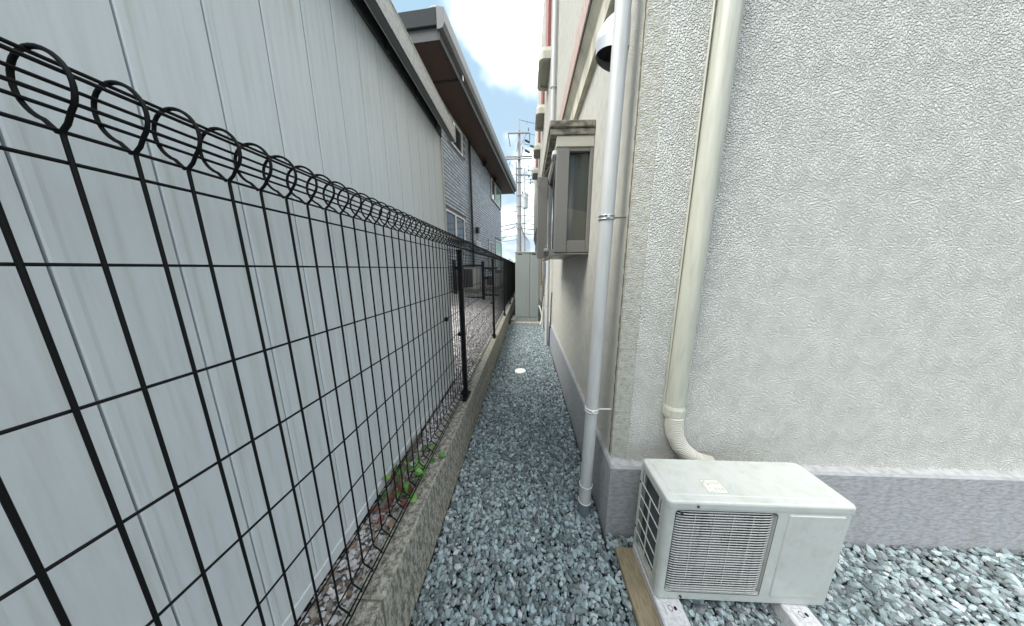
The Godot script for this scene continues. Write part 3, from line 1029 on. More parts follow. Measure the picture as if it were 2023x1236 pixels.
# ------------------------------------------------------------------ pipes on the cream wall
func downpipes() -> void:
	# nearest round drainpipe
	var t := thing("drainpipe", "pale grey round drainpipe on brackets at the near wall corner", "drainpipe", Vector3(0.396, 0, -1.335))
	var ax := func(y: float) -> Vector3: return Vector3(0.396 + 0.0125 * y, y, -1.335)
	var b := MB.new()
	b.tube([ax.call(0.20), ax.call(1.2), ax.call(2.3), ax.call(3.31)], 0.0365, 20)
	part("pipe", b, M.pipe_grey, t)
	b = MB.new()
	b.tube([ax.call(0.095), ax.call(0.22)], 0.0385, 20)
	part("sleeve", b, M.pipe_grey, t)
	b = MB.new()
	b.tube([ax.call(-0.05), ax.call(0.094)], 0.0405, 20)
	part("ground_socket", b, M.pipe_socket, t)
	for y in [0.094, 0.222]:
		b = MB.new()
		b.tube(arc(ax.call(y), Vector3.RIGHT, Vector3.BACK, 0.0405, 0, 345, 23), 0.0032, 6, false, true)
		part("ring", b, M.pipe_band, t)
	for y in [0.768, 1.882]:
		b = MB.new()
		var c: Vector3 = ax.call(y)
		for e in [-0.009, 0.009]:
			b.tube(arc(c + Vector3(0, e, 0), Vector3.RIGHT, Vector3.BACK, 0.0385, 0, 345, 23), 0.0042, 6, false, true)
		b.chspan(c + Vector3(-0.012, -0.007, 0.036), c + Vector3(0.004, 0.009, 0.047), 0.002)
		var br := part("bracket", b, M.pipe_band if y < 1 else M.steel, t)
		b = MB.new()
		b.tube([c + Vector3(0.038, 0, 0), Vector3(0.524, y + 0.003, -1.33)], 0.0038 if y > 1 else 0.0052, 6)
		part("bracket_rod", b, M.rusty_rod if y > 1 else M.white_frame, br)
	# far drainpipe
	t = thing("drainpipe", "thin grey drainpipe reaching the gravel beyond the bay window", "drainpipe", Vector3(0.425, 0, -4.86))
	b = MB.new()
	b.tube([Vector3(0.425, -0.04, -4.86), Vector3(0.425, 2.6, -4.86), Vector3(0.42, 2.9, -4.84), Vector3(0.376, 3.5, -4.2), Vector3(0.372, 3.8, -4.03), Vector3(0.372, 8.6, -4.02)], 0.037, 14)
	part("pipe", b, M.pipe_grey, t)
	for q in [[0.425, 0.86, -4.86, 0.52], [0.372, 4.22, -4.02, 0.42], [0.372, 6.3, -4.02, 0.42]]:
		b = MB.new()
		var c := Vector3(q[0], q[1], q[2])
		b.tube(arc(c, Vector3.RIGHT, Vector3.BACK, 0.040, 0, 345, 15), 0.006, 6, false, true)
		b.tube([c + Vector3(0.04, 0, 0.0), Vector3(q[3], q[1], q[2] + 0.03)], 0.006, 6)
		part("bracket", b, M.pipe_grey, t)
	# air conditioner duct cover with a ribbed elbow
	t = thing("duct_cover", "beige vertical pipe duct cover with ribbed elbow above the air conditioner", "duct cover", Vector3(0.82, 0.55, -1.22))
	b = MB.new()
	var sec := []
	for p in [[-0.046, 0.0], [-0.046, 0.026], [-0.040, 0.042], [-0.028, 0.054], [-0.010, 0.060], [0.010, 0.060], [0.028, 0.054], [0.040, 0.042], [0.046, 0.026], [0.046, 0.0]]:
		sec.append(Vector2(p[0], p[1]))
	var lo := []
	var hi := []
	for p in sec:
		lo.append(Vector3(0.826 + p.x * 1.04, 0.815, -1.244 + p.y))
		hi.append(Vector3(0.836 + p.x, 3.16, -1.244 + p.y))
	for k in sec.size() - 1:
		var n0 := Vector3(sec[k].x * 1.1, 0, sec[k].y - 0.016).normalized()
		var n1 := Vector3(sec[k + 1].x * 1.1, 0, sec[k + 1].y - 0.016).normalized()
		b.sq(lo[k], lo[k + 1], hi[k + 1], hi[k], n0, n1, n1, n0)
	part("cover", b, M.duct_beige, t)
	b = MB.new()
	b.chspan(Vector3(0.772, 0.815, -1.2435), Vector3(0.7785, 3.16, -1.232), 0.002)
	part("base_strip", b, M.duct_beige, t)
	b = MB.new()
	var lo2 := []
	for q in [[1.06, 0.805], [1.14, 0.822], [1.14, 0.86], [1.05, 0.875]]:
		var ring := []
		for p in sec:
			ring.append(Vector3(0.826 + p.x * q[0], q[1], -1.2435 + p.y * q[0]))
		lo2.append(ring)
	b.loft(lo2, true, true)
	part("collar", b, M.duct_beige, t)
	var path := [Vector3(0.826, 0.815, -1.212), Vector3(0.828, 0.76, -1.210), Vector3(0.838, 0.70, -1.205), Vector3(0.862, 0.645, -1.195), Vector3(0.900, 0.60, -1.185), Vector3(0.955, 0.565, -1.175), Vector3(1.03, 0.55, -1.165)]
	var cv := Curve3D.new()
	for i in path.size():
		var tg: Vector3 = (path[mini(i + 1, path.size() - 1)] - path[maxi(i - 1, 0)]) / 6.0
		cv.add_point(path[i], -tg, tg)
	var L := cv.get_baked_length()
	var pp := []
	var rr := []
	var steps := int(L / 0.0030)
	for i in steps:
		pp.append(cv.sample_baked(L * i / steps))
		rr.append(0.04)
	b = MB.new()
	b.tube(pp, 0.0395, 18)
	var el := part("ribbed_elbow", b, M.hose_grey, t)
	var nr := int(L / 0.0098)
	for i in nr:
		var s0 := L * (i + 0.5) / nr
		var cc := cv.sample_baked(s0)
		var dd := (cv.sample_baked(minf(s0 + 0.01, L)) - cv.sample_baked(maxf(s0 - 0.01, 0.0))).normalized()
		var ax1 := dd.cross(Vector3.BACK).normalized()
		b = MB.new()
		b.tube(arc(cc, ax1, dd.cross(ax1).normalized(), 0.0415, 0, 342, 19), 0.0036, 6, false, true)
		part("rib", b, M.hose_grey, el)
	# steel vent hood on the wall behind the drainpipe
	t = thing("vent_hood", "shiny steel dome vent hood high on the cream wall", "vent hood", Vector3(0.518, 2.83, -1.56))
	b = MB.new()
	var nseg := 18
	var rows := 9
	var c := Vector3(0.5185, 2.835, -1.56)
	var P = func(i: int, k: int) -> Array:
		var la: float = lerpf(0.0, PI / 2, float(i) / rows)
		var lo_: float = lerpf(-PI / 2, PI / 2, float(k) / nseg)
		var d := Vector3(-cos(la) * cos(lo_), sin(la), cos(la) * sin(lo_))
		var s := Vector3(0.145, 0.135, 0.092)
		return [c + d * s, (d / s).normalized()]
	for i in rows:
		for k in nseg:
			var q0: Array = P.call(i, k)
			var q1: Array = P.call(i, k + 1)
			var q2: Array = P.call(i + 1, k + 1)
			var q3: Array = P.call(i + 1, k)
			b.sq(q0[0], q1[0], q2[0], q3[0], q0[1], q1[1], q2[1], q3[1])
	var rim0 := []
	var rim1 := []
	for k in nseg + 1:
		var q0: Array = P.call(0, k)
		rim0.append(q0[0])
		rim1.append(q0[0] + Vector3(0, -0.055 - 0.03 * (1.0 - sin(PI * k / nseg)), 0))
	for k in nseg:
		var n0: Vector3 = (rim0[k] - c).normalized()
		var n1: Vector3 = (rim0[k + 1] - c).normalized()
		b.sq(rim0[k], rim0[k + 1], rim1[k + 1], rim1[k], n0, n1, n1, n0)
	part("dome", b, M.vent_steel, t)
	b = MB.new()
	for k in nseg:
		b.tri(c + Vector3(-0.004, -0.035, 0), rim0[k] * 0.97 + c * 0.03 + Vector3(0, -0.03, 0), rim0[k + 1] * 0.97 + c * 0.03 + Vector3(0, -0.03, 0), Vector3.DOWN)
	part("dark_mouth", b, M.black_hole, t)
	b = MB.new()
	b.tube([Vector3(0.500, 2.75, -1.52), Vector3(0.497, 2.71, -1.52), Vector3(0.503, 2.70, -1.515)], 0.006, 6)
	part("latch", b, M.rusty_rod, t)

# ------------------------------------------------------------------ air conditioner
func aircon() -> void:
	var x0 := 0.618
	var x1 := 1.40
	var zf := -0.87
	var zb := -1.105
	var y0 := 0.086
	var y1 := 0.602
	var t := thing("air_conditioner", "white outdoor air conditioner unit standing on blocks by the wall", "air conditioner", Vector3((x0 + x1) / 2, y0, (zf + zb) / 2))
	var r := 0.024
	# lid: loft with rounded corners and soft edge
	var cx := (x0 + x1) / 2
	var cz := (zf + zb) / 2
	var sx := x1 - x0
	var sz := zf - zb
	var b := MB.new()
	b.loft([ring_y(rrect(cx, cz, sx + 0.006, sz + 0.006, r, 6), y1 + 0.001), ring_y(rrect(cx, cz, sx + 0.006, sz + 0.006, r, 6), y1 + 0.024), ring_y(rrect(cx, cz, sx + 0.001, sz + 0.001, r, 6), y1 + 0.030), ring_y(rrect(cx, cz, sx - 0.010, sz - 0.010, r, 6), y1 + 0.033), ring_y(rrect(cx, cz, sx - 0.06, sz - 0.06, r * 0.6, 6), y1 + 0.0335), ring_y(rrect(cx, cz, sx - 0.066, sz - 0.066, r * 0.6, 6), y1 + 0.0358)])
	part("lid", b, M.ac_paint, t)
	# front panel with a rounded rectangular hole
	var gx0 := 0.655
	var gx1 := 1.084
	var gy0 := 0.128
	var gy1 := 0.590
	var hole := []
	for p in rrect((gx0 + gx1) / 2, (gy0 + gy1) / 2, gx1 - gx0, gy1 - gy0, 0.016, 5):
		hole.append(Vector3(p.x, p.y, zf))
	b = MB.new()
	var ox0 := x0 + r
	var ox1 := x1 - r
	var outer := []
	for p in hole:
		var dx: float = p.x - (gx0 + gx1) / 2
		var dy: float = p.y - (gy0 + gy1) / 2
		var q := Vector3(0, 0, zf)
		if absf(dx) / (gx1 - gx0) > absf(dy) / (gy1 - gy0):
			q.x = ox1 if dx > 0 else ox0
			q.y = lerpf(y0, y1, (dy / (gy1 - gy0) / (absf(dx) / (gx1 - gx0)) + 1.0) / 2.0)
		else:
			q.y = y1 if dy > 0 else y0
			q.x = lerpf(ox0, ox1, (dx / (gx1 - gx0) / (absf(dy) / (gy1 - gy0)) + 1.0) / 2.0)
		outer.append(q)
	for k in hole.size():
		var l := (k + 1) % hole.size()
		b.quad(hole[k], hole[l], outer[l], outer[k], Vector3.BACK)
		b.quad(hole[k], hole[l], hole[l] + Vector3(0, 0, -0.022), hole[k] + Vector3(0, 0, -0.022))
	# rounded vertical front corners
	for s in [-1, 1]:
		var ex: float = ox0 if s < 0 else ox1
		for k in 6:
			var a0 := PI / 2 * k / 6
			var a1 := PI / 2 * (k + 1) / 6
			var n0 := Vector3(s * sin(a0), 0, cos(a0))
			var n1 := Vector3(s * sin(a1), 0, cos(a1))
			var c := Vector3(ex, 0, zf - r)
			b.sq(c + n0 * r + Vector3(0, y0, 0), c + n1 * r + Vector3(0, y0, 0), c + n1 * r + Vector3(0, y1, 0), c + n0 * r + Vector3(0, y1, 0), n0, n1, n1, n0)
	b.quad(Vector3(x1, y0, zf - r), Vector3(x1, y0, zb), Vector3(x1, y1, zb), Vector3(x1, y1, zf - r), Vector3.RIGHT)
	b.quad(Vector3(ox0, y0, zf), Vector3(ox1, y0, zf), Vector3(ox1, y0, zb), Vector3(ox0, y0, zb), Vector3.DOWN)
	var front := part("front_panel", b, M.ac_paint, t)
	# thin dark gap line round the grille
	b = MB.new()
	var gl := []
	for p in hole:
		gl.append(p + Vector3(0, 0, 0.0002))
	b.tube(gl, 0.0011, 4, false, true)
	part("grille_gap", b, M.screw, front)
	# grille slats: each bends back at both ends
	b = MB.new()
	var ns := 33
	for k in ns:
		var y := lerpf(gy0 + 0.009, gy1 - 0.009, float(k) / (ns - 1))
		var e := 0.0
		if k < 2 or k > ns - 3:
			e = 0.004
		b = MB.new()
		var loops := []
		for q in [[gx0 + 0.002 + e, -0.010], [gx0 + 0.010 + e, -0.0045], [gx0 + 0.026, -0.001], [gx0 + 0.06, 0.0005], [gx1 - 0.06, 0.0005], [gx1 - 0.026, -0.001], [gx1 - 0.010 - e, -0.0045], [gx1 - 0.002 - e, -0.010]]:
			var c := Vector3(q[0], y, zf + q[1] - 0.002)
			loops.append([c + Vector3(0, -0.0020, -0.0012), c + Vector3(0, -0.0012, 0.0014), c + Vector3(0, 0.0010, 0.0014), c + Vector3(0, 0.0019, -0.0012), c + Vector3(0, 0.0006, -0.0024)])
		b.loft(loops)
		part("slat", b, M.ac_slat, t)
	for k in 4:
		b = MB.new()
		var x := 0.748 + 0.083 * k
		b.tube([Vector3(x, gy0 + 0.03 + 0.04 * absf(k - 1.5) / 1.5, zf - 0.008), Vector3(x, gy1 - 0.03, zf - 0.008)], 0.0018, 5)
		part("grille_wire", b, M.ac_slat, t)
	# inside
	b = MB.new()
	b.span(Vector3(x0 + 0.045, y0 + 0.012, zb + 0.002), Vector3(x1 - 0.004, y1 - 0.002, zb + 0.012))
	b.span(Vector3(1.095, y0 + 0.012, zb + 0.013), Vector3(1.105, y1 - 0.002, zf - 0.03))
	b.span(Vector3(x0 + 0.045, y0 + 0.003, zb + 0.013), Vector3(1.094, y0 + 0.011, zf - 0.025))
	part("inner_casing", b, M.ac_inside, t)
	b = MB.new()
	for k in 3:
		for j in 8:
			var a0 := TAU * k / 3 + j * 0.19
			var a1 := a0 + 0.19
			var c := Vector3(0.87, 0.36, zf - 0.075)
			b.quad(c + Vector3(cos(a0) * 0.05, sin(a0) * 0.05, j * 0.002), c + Vector3(cos(a1) * 0.05, sin(a1) * 0.05, j * 0.002 + 0.002), c + Vector3(cos(a1 + 0.3) * 0.19, sin(a1 + 0.3) * 0.19, j * 0.005 + 0.005), c + Vector3(cos(a0 + 0.3) * 0.19, sin(a0 + 0.3) * 0.19, j * 0.005), Vector3.BACK)
	b.tube([Vector3(0.87, 0.36, zf - 0.09), Vector3(0.87, 0.36, zf - 0.05)], 0.05, 16)
	part("fan", b, M.fan_grey, t)
	# open lattice on the left side
	var zs0 := zf - r
	var lx := x0
	b = MB.new()
	b.chspan(Vector3(lx, y0, zs0 - 0.022), Vector3(lx + 0.004, y1, zs0 + 0.001), 0.001)
	b.chspan(Vector3(lx, y0, zb), Vector3(lx + 0.004, y1, zb + 0.022), 0.001)
	b.chspan(Vector3(lx, y1 - 0.018, zb + 0.022), Vector3(lx + 0.004, y1, zs0 - 0.022), 0.001)
	b.chspan(Vector3(lx, y0, zb + 0.022), Vector3(lx + 0.004, y0 + 0.026, zs0 - 0.022), 0.001)
	b.quad(Vector3(lx + 0.004, y0, zb), Vector3(x1, y0, zb), Vector3(x1, y1, zb), Vector3(lx + 0.004, y1, zb), Vector3.FORWARD)
	part("side_frame", b, M.ac_paint, t)
	for k in 5:
		b = MB.new()
		var y := y0 + 0.026 + (y1 - y0 - 0.044) * (k + 1) / 6.0
		b.tube([Vector3(lx + 0.001, y, zs0 - 0.021), Vector3(lx + 0.001, y, zb + 0.021)], 0.0035, 6)
		part("side_bar", b, M.ac_paint, t)
	for k in 4:
		b = MB.new()
		var z: float = [(zs0 + zb) / 2, (zs0 + zb) / 2 + 0.0, zs0 - 0.036, zb + 0.036][k]
		if k == 1:
			continue
		var ylo: float = y0 + 0.026 if k == 0 else y1 - 0.1
		var yhi: float = y1 - 0.1 if k == 0 else y1 - 0.018
		b.tube([Vector3(lx + 0.003, ylo, z), Vector3(lx + 0.003, yhi, z)], 0.004, 6)
		part("side_bar", b, M.ac_paint, t)
	# coil fins behind the lattice
	b = MB.new()
	b.span(Vector3(lx + 0.030, y0 + 0.012, zb + 0.013), Vector3(lx + 0.044, y1 - 0.002, zs0 - 0.06))
	part("coil", b, M.fin_metal, t)
	b = MB.new()
	b.span(Vector3(lx + 0.034, y0 + 0.012, zs0 - 0.059), Vector3(lx + 0.040, y1 - 0.002, zs0 + 0.012))
	part("inner_side", b, M.ac_inside, t)
	# screws
	for q in [[0.742, y1 + 0.013], [0.731, y0 + 0.018], [0.681, gy1 - 0.017]]:
		b = MB.new()
		b.tube([Vector3(q[0], q[1], zf - 0.001), Vector3(q[0], q[1], zf + 0.0065)], 0.0052, 8)
		part("screw", b, M.screw, t)
	for q in [[0.50, -0.008], [0.21, -0.010]]:
		b = MB.new()
		b.tube([Vector3(x0 + 0.001, q[0], zb + 0.011), Vector3(x0 - 0.004, q[0], zb + 0.011)], 0.005, 8)
		part("screw", b, M.screw, t)
	# printed caution sticker on the lid
	var st := QuadMesh.new()
	st.size = Vector2(0.084, 0.066)
	st.orientation = PlaneMesh.FACE_Y
	var sm := StandardMaterial3D.new()
	sm.albedo_texture = sticker()
	sm.roughness = 0.5
	var so := part("printed_sticker", st, sm, t, true)
	so.position = Vector3(0.862, y1 + 0.0366, -0.945) - t.position
	# right part of the front: shallow seam and valve cover
	b = MB.new()
	b.chspan(Vector3(1.13, 0.13, zf - 0.002), Vector3(1.36, 0.585, zf + 0.004), 0.004)
	part("service_panel", b, M.ac_paint, t)
	# feet
	for xx in [0.69, 1.27]:
		b = MB.new()
		b.chspan(Vector3(xx - 0.022, 0.0795, zb + 0.0), Vector3(xx + 0.045, 0.0855, zf - 0.02), 0.002)
		part("foot", b, M.fin_metal, t)
	# blocks and board below
	for k in 2:
		var xx: float = [0.675, 1.255][k]
		b = MB.new()
		b.cham(Vector3(xx, 0.037, -0.905), Vector3(0.118, 0.084, 0.40), 0.006)
		var m := solo("support_block", b, M.white_block)
		tag(m, ["white support block under the left foot of the air conditioner, partly showing", "white support block under the right foot of the air conditioner"][k], "block", "blocks under the air conditioner")
		b = MB.new()
		b.chspan(Vector3(xx - 0.03, 0.0792, -0.858), Vector3(xx + 0.036, 0.0822, -0.815), 0.0012)
		var rec := part("slot_plate", b, M.white_block, m)
		b = MB.new()
		b.tube([Vector3(xx + 0.018, 0.0822, -0.838), Vector3(xx + 0.018, 0.0832, -0.838)], 0.007, 10)
		part("slot_hole", b, M.black_hole, rec)
		b = MB.new()
		b.tube(arc(Vector3(xx - 0.004, 0.0826, -0.838), Vector3.RIGHT, Vector3.BACK, 0.010, 0, 345, 12), 0.001, 4, false, true)
		part("slot_ring", b, M.screw, rec)
	b = MB.new()
	b.cham(Vector3(0.568, 0.022, -0.83), Vector3(0.104, 0.032, 0.56), 0.004, Basis(Vector3.UP, -0.01) * Basis(Vector3.BACK, -0.03))
	var bd := solo("wooden_board", b, M.old_board)
	tag(bd, "weathered brown board lying on the gravel left of the air conditioner", "board")

func sticker() -> ImageTexture:
	var w := 168
	var h := 132
	var im := Image.create(w, h, false, Image.FORMAT_RGB8)
	im.fill(Color(0.83, 0.835, 0.79))
	var ink := Color(0.42, 0.40, 0.33)
	for x in w:
		for y in h:
			if x < 3 or y < 3 or x >= w - 3 or y >= h - 3:
				im.set_pixel(x, y, Color(0.45, 0.45, 0.40))
	# crossed-out circle
	for x in range(6, 64):
		for y in range(6, 64):
			var d := Vector2(x - 34, y - 34).length()
			if (d > 20 and d < 24.5) or (d < 21 and absf((x - 34) - (y - 34)) < 3.2):
				im.set_pixel(x, y, ink)
	# triangle
	for x in range(10, 64):
		for y in range(74, 122):
			var u: float = absf(x - 36) * 1.85
			var vv: float = y - 76.0
			if (vv > u and vv < u + 5.5 and vv < 42) or (y > 113 and y < 118 and u < 42):
				im.set_pixel(x, y, ink)
	# square written characters, two rows, from short strokes
	var r := RandomNumberGenerator.new()
	r.seed = 3
	for row in 2:
		for col in 3:
			var ox := 72 + col * 30
			var oy := 14 + row * 62
			for k in 4:
				var yy := oy + 3 + k * 10
				im.fill_rect(Rect2i(ox + r.randi_range(0, 4), yy, r.randi_range(14, 22), 3), ink.lightened(0.12))
			for k in 2:
				im.fill_rect(Rect2i(ox + 5 + k * 12, oy + r.randi_range(0, 6), 3, r.randi_range(24, 34)), ink.lightened(0.12))
	return ImageTexture.create_from_image(im)

# ------------------------------------------------------------------ far end of the passage
func back_of_passage() -> void:
	# tank cabinet
	var t := thing("water_heater_tank", "tall grey water heater cabinet closing the far end of the passage", "water heater", Vector3(0.0, 0.05, -7.15))
	var b := MB.new()
	b.chspan(Vector3(-0.335, 0.19, -7.5), Vector3(0.085, 2.05, -6.90), 0.012)
	b.chspan(Vector3(0.088, 0.19, -7.5), Vector3(0.35, 2.05, -6.902), 0.012)
	part("casing", b, M.cabinet_grey, t)
	b = MB.new()
	b.chspan(Vector3(-0.342, 2.051, -7.51), Vector3(0.357, 2.085, -6.89), 0.008)
	part("top_lid", b, M.cabinet_grey, t)
	for x in [-0.20, 0.20]:
		b = MB.new()
		b.span(Vector3(x - 0.055, 2.005, -6.95), Vector3(x + 0.055, 2.028, -6.896))
		part("handle_slot", b, M.black_hole, t)
	b = MB.new()
	b.span(Vector3(-0.01, 0.22, -6.93), Vector3(-0.006, 1.3, -6.8985))
	part("panel_line", b, M.cabinet_line, t)
	b = MB.new()
	for k in 6:
		b.chspan(Vector3(-0.34 + k * 0.116, 0.062, -7.49), Vector3(-0.227 + k * 0.116, 0.186, -6.91), 0.004)
	part("skirt", b, M.cabinet_grey, t)
	b = MB.new()
	b.chspan(Vector3(-0.47, -0.05, -7.8), Vector3(0.44, 0.055, -6.72), 0.008)
	var s := solo("concrete_slab", b, M.slab_concrete)
	tag(s, "small concrete slab beneath the grey water heater cabinet", "slab")
	b = MB.new()
	b.cham(Vector3(-0.42, 0.10, -6.86), Vector3(0.10, 0.09, 0.14), 0.01)
	s = solo("loose_block", b, M.slab_concrete)
	tag(s, "loose concrete lump left of the water heater on its slab", "block")
	# pipes between cabinet and wall
	var paths := [[[Vector3(0.40, 2.3, -6.9), Vector3(0.40, 1.3, -6.9), Vector3(0.41, 1.15, -6.9)], 0.03, "copper_lag", "lagged brown pipe"], [[Vector3(0.47, 1.9, -6.75), Vector3(0.47, 1.22, -6.75)], 0.022, "rusty_rod", "dark vertical pipe"], [[Vector3(0.36, 0.55, -6.86), Vector3(0.40, 0.46, -6.8), Vector3(0.44, 0.3, -6.72), Vector3(0.42, 0.1, -6.66), Vector3(0.38, 0.02, -6.6)], 0.02, "pipe_band", "white bent hose"], [[Vector3(0.50, 0.9, -6.6), Vector3(0.46, 0.6, -6.6), Vector3(0.44, 0.2, -6.5), Vector3(0.44, 0.0, -6.4)], 0.016, "hose_grey", "grey hanging hose"]]
	for p in paths:
		b = MB.new()
		var cv := Curve3D.new()
		var a: Array = p[0]
		for i in a.size():
			var tg: Vector3 = (a[mini(i + 1, a.size() - 1)] - a[maxi(i - 1, 0)]) / 6.0
			cv.add_point(a[i], -tg, tg)
		var pts := []
		for i in 13:
			pts.append(cv.sample_baked(cv.get_baked_length() * i / 12.0))
		b.tube(pts, p[1], 8)
		s = solo("service_pipe", b, M[p[2]])
		tag(s, "%s between the water heater and the cream wall" % p[3], "pipe", "pipes beside the water heater")
	t = thing("gas_meter", "small grey meter box on the cream wall beside the water heater", "meter", Vector3(0.46, 1.45, -6.4))
	b = MB.new()
	b.chspan(Vector3(0.43, 1.40, -6.62), Vector3(0.519, 1.78, -6.32), 0.01)
	part("box", b, M.pipe_socket, t)
	b = MB.new()
	b.tube([Vector3(0.46, 1.39, -6.4), Vector3(0.46, 0.9, -6.4)], 0.018, 8)
	part("pipe", b, M.rusty_rod, t)
	# black cable and blue pipe by the far drainpipe
	b = MB.new()
	b.tube([Vector3(0.505, 1.15, -4.75), Vector3(0.49, 0.95, -4.70), Vector3(0.488, 0.7, -4.70), Vector3(0.487, 0.42, -4.71)], 0.011, 8)
	s = solo("black_cable", b, M.black_plastic)
	tag(s, "black cable curving down the wall behind the thin drainpipe", "cable")
	b = MB.new()
	b.tube([Vector3(0.474, 0.45, -4.74), Vector3(0.470, 0.2, -4.74), Vector3(0.470, -0.03, -4.74)], 0.013, 8)
	s = solo("blue_pipe", b, M.blue_pipe)
	tag(s, "short dark blue pipe entering the gravel by the thin drainpipe", "pipe")
	# round white drain lid in the gravel
	t = thing("drain_lid", "round white plastic drain lid set in the gravel", "drain lid", Vector3(-0.094, 0.018, -3.51))
	b = MB.new()
	var prof := [[0.088, -0.04], [0.088, 0.004], [0.084, 0.008], [0.074, 0.008], [0.072, 0.0065], [0.0, 0.0065]]
	for k in prof.size() - 1:
		for j in 28:
			var a0 := TAU * j / 28
			var a1 := TAU * (j + 1) / 28
			var d0 := Vector3(cos(a0), 0, sin(a0))
			var d1 := Vector3(cos(a1), 0, sin(a1))
			b.quad(d0 * prof[k][0] + Vector3(0, prof[k][1], 0), d1 * prof[k][0] + Vector3(0, prof[k][1], 0), d1 * prof[k + 1][0] + Vector3(0, prof[k + 1][1], 0), d0 * prof[k + 1][0] + Vector3(0, prof[k + 1][1], 0), Vector3(0, 0.4, 0) + d0)
	part("rim", b, M.lid_white, t, true)
	b = MB.new()
	b.chspan(Vector3(-0.02, 0.0066, -0.006), Vector3(0.02, 0.0125, 0.006), 0.002)
	part("grip", b, M.lid_white, t, true)

# ------------------------------------------------------------------ yard behind the fence
func yard() -> void:
	# mesh gate and its posts
	var t := thing("yard_gate", "black mesh yard gate between posts in front of the house", "gate", Vector3(-1.62, 0.47, -8.85))
	var b := MB.new()
	b.chspan(Vector3(-1.68, 0.42, -8.90), Vector3(-1.58, 1.88, -8.80), 0.008)
	part("post", b, M.fence_black, t)
	b = MB.new()
	b.chspan(Vector3(-2.62, 0.50, -9.04), Vector3(-1.69, 0.54, -9.0), 0.004)
	part("lower_rail", b, M.fence_black, t)
	b = MB.new()
	b.chspan(Vector3(-2.62, 1.70, -9.04), Vector3(-1.69, 1.75, -9.0), 0.004)
	part("upper_rail", b, M.fence_black, t)
	for k in 18:
		b = MB.new()
		b.tube([Vector3(-2.6 + k * 0.052, 0.54, -9.02), Vector3(-2.6 + k * 0.052, 1.70, -9.02)], 0.004, 4)
		part("bar", b, M.fence_black, t)
	b = MB.new()
	b.chspan(Vector3(-1.575, 1.60, -8.88), Vector3(-1.10, 1.66, -8.84), 0.004)
	part("wing_upper_rail", b, M.fence_black, t)
	b = MB.new()
	b.chspan(Vector3(-1.575, 0.60, -8.88), Vector3(-1.05, 0.66, -8.84), 0.004)
	part("wing_lower_rail", b, M.fence_black, t)
	b = MB.new()
	b.chspan(Vector3(-1.57, 1.22, -8.90), Vector3(-1.40, 1.31, -8.80), 0.012)
	part("latch", b, M.fence_black, t)
	for k in 8:
		b = MB.new()
		b.tube([Vector3(-1.54 + k * 0.06, 0.66, -8.86), Vector3(-1.54 + k * 0.06, 1.60, -8.86)], 0.005, 4)
		part("wing_bar", b, M.fence_black, t)
	# white heat pump units by the house wall
	for k in 2:
		t = thing("heat_pump", ["white heat pump unit by the house wall behind the gate", "smaller pale unit right of the heat pump near the house"][k], "heat pump", Vector3([-2.62, -1.75][k], 0.62, [-10.9, -12.2][k]), "units beside the house")
		var c: Vector3 = t.position
		var wd: float = [0.80, 0.7][k]
		var hh: float = [1.05, 0.7][k]
		b = MB.new()
		b.chspan(c + Vector3(-wd / 2, 0.08, -0.18), c + Vector3(wd / 2, hh, 0.18), 0.02)
		part("casing", b, M.white_unit, t)
		b = MB.new()
		b.chspan(c + Vector3(-wd / 2 + 0.05, 0.16, 0.175), c + Vector3(wd / 2 - 0.25, hh - 0.08, 0.19), 0.006)
		part("grille", b, M.fan_grey, t)
		b = MB.new()
		b.chspan(c + Vector3(-wd / 2, -0.06, -0.22), c + Vector3(wd / 2, 0.079, 0.22), 0.01)
		part("base", b, M.slab_concrete, t)
	t = thing("yard_post", "dark post beside the house corner seen through the fence", "post", Vector3(-2.98, 0.62, -9.75))
	b = MB.new()
	b.chspan(Vector3(-3.05, 0.5, -9.8), Vector3(-2.90, 1.95, -9.68), 0.01)
	part("column", b, M.black_plastic, t)

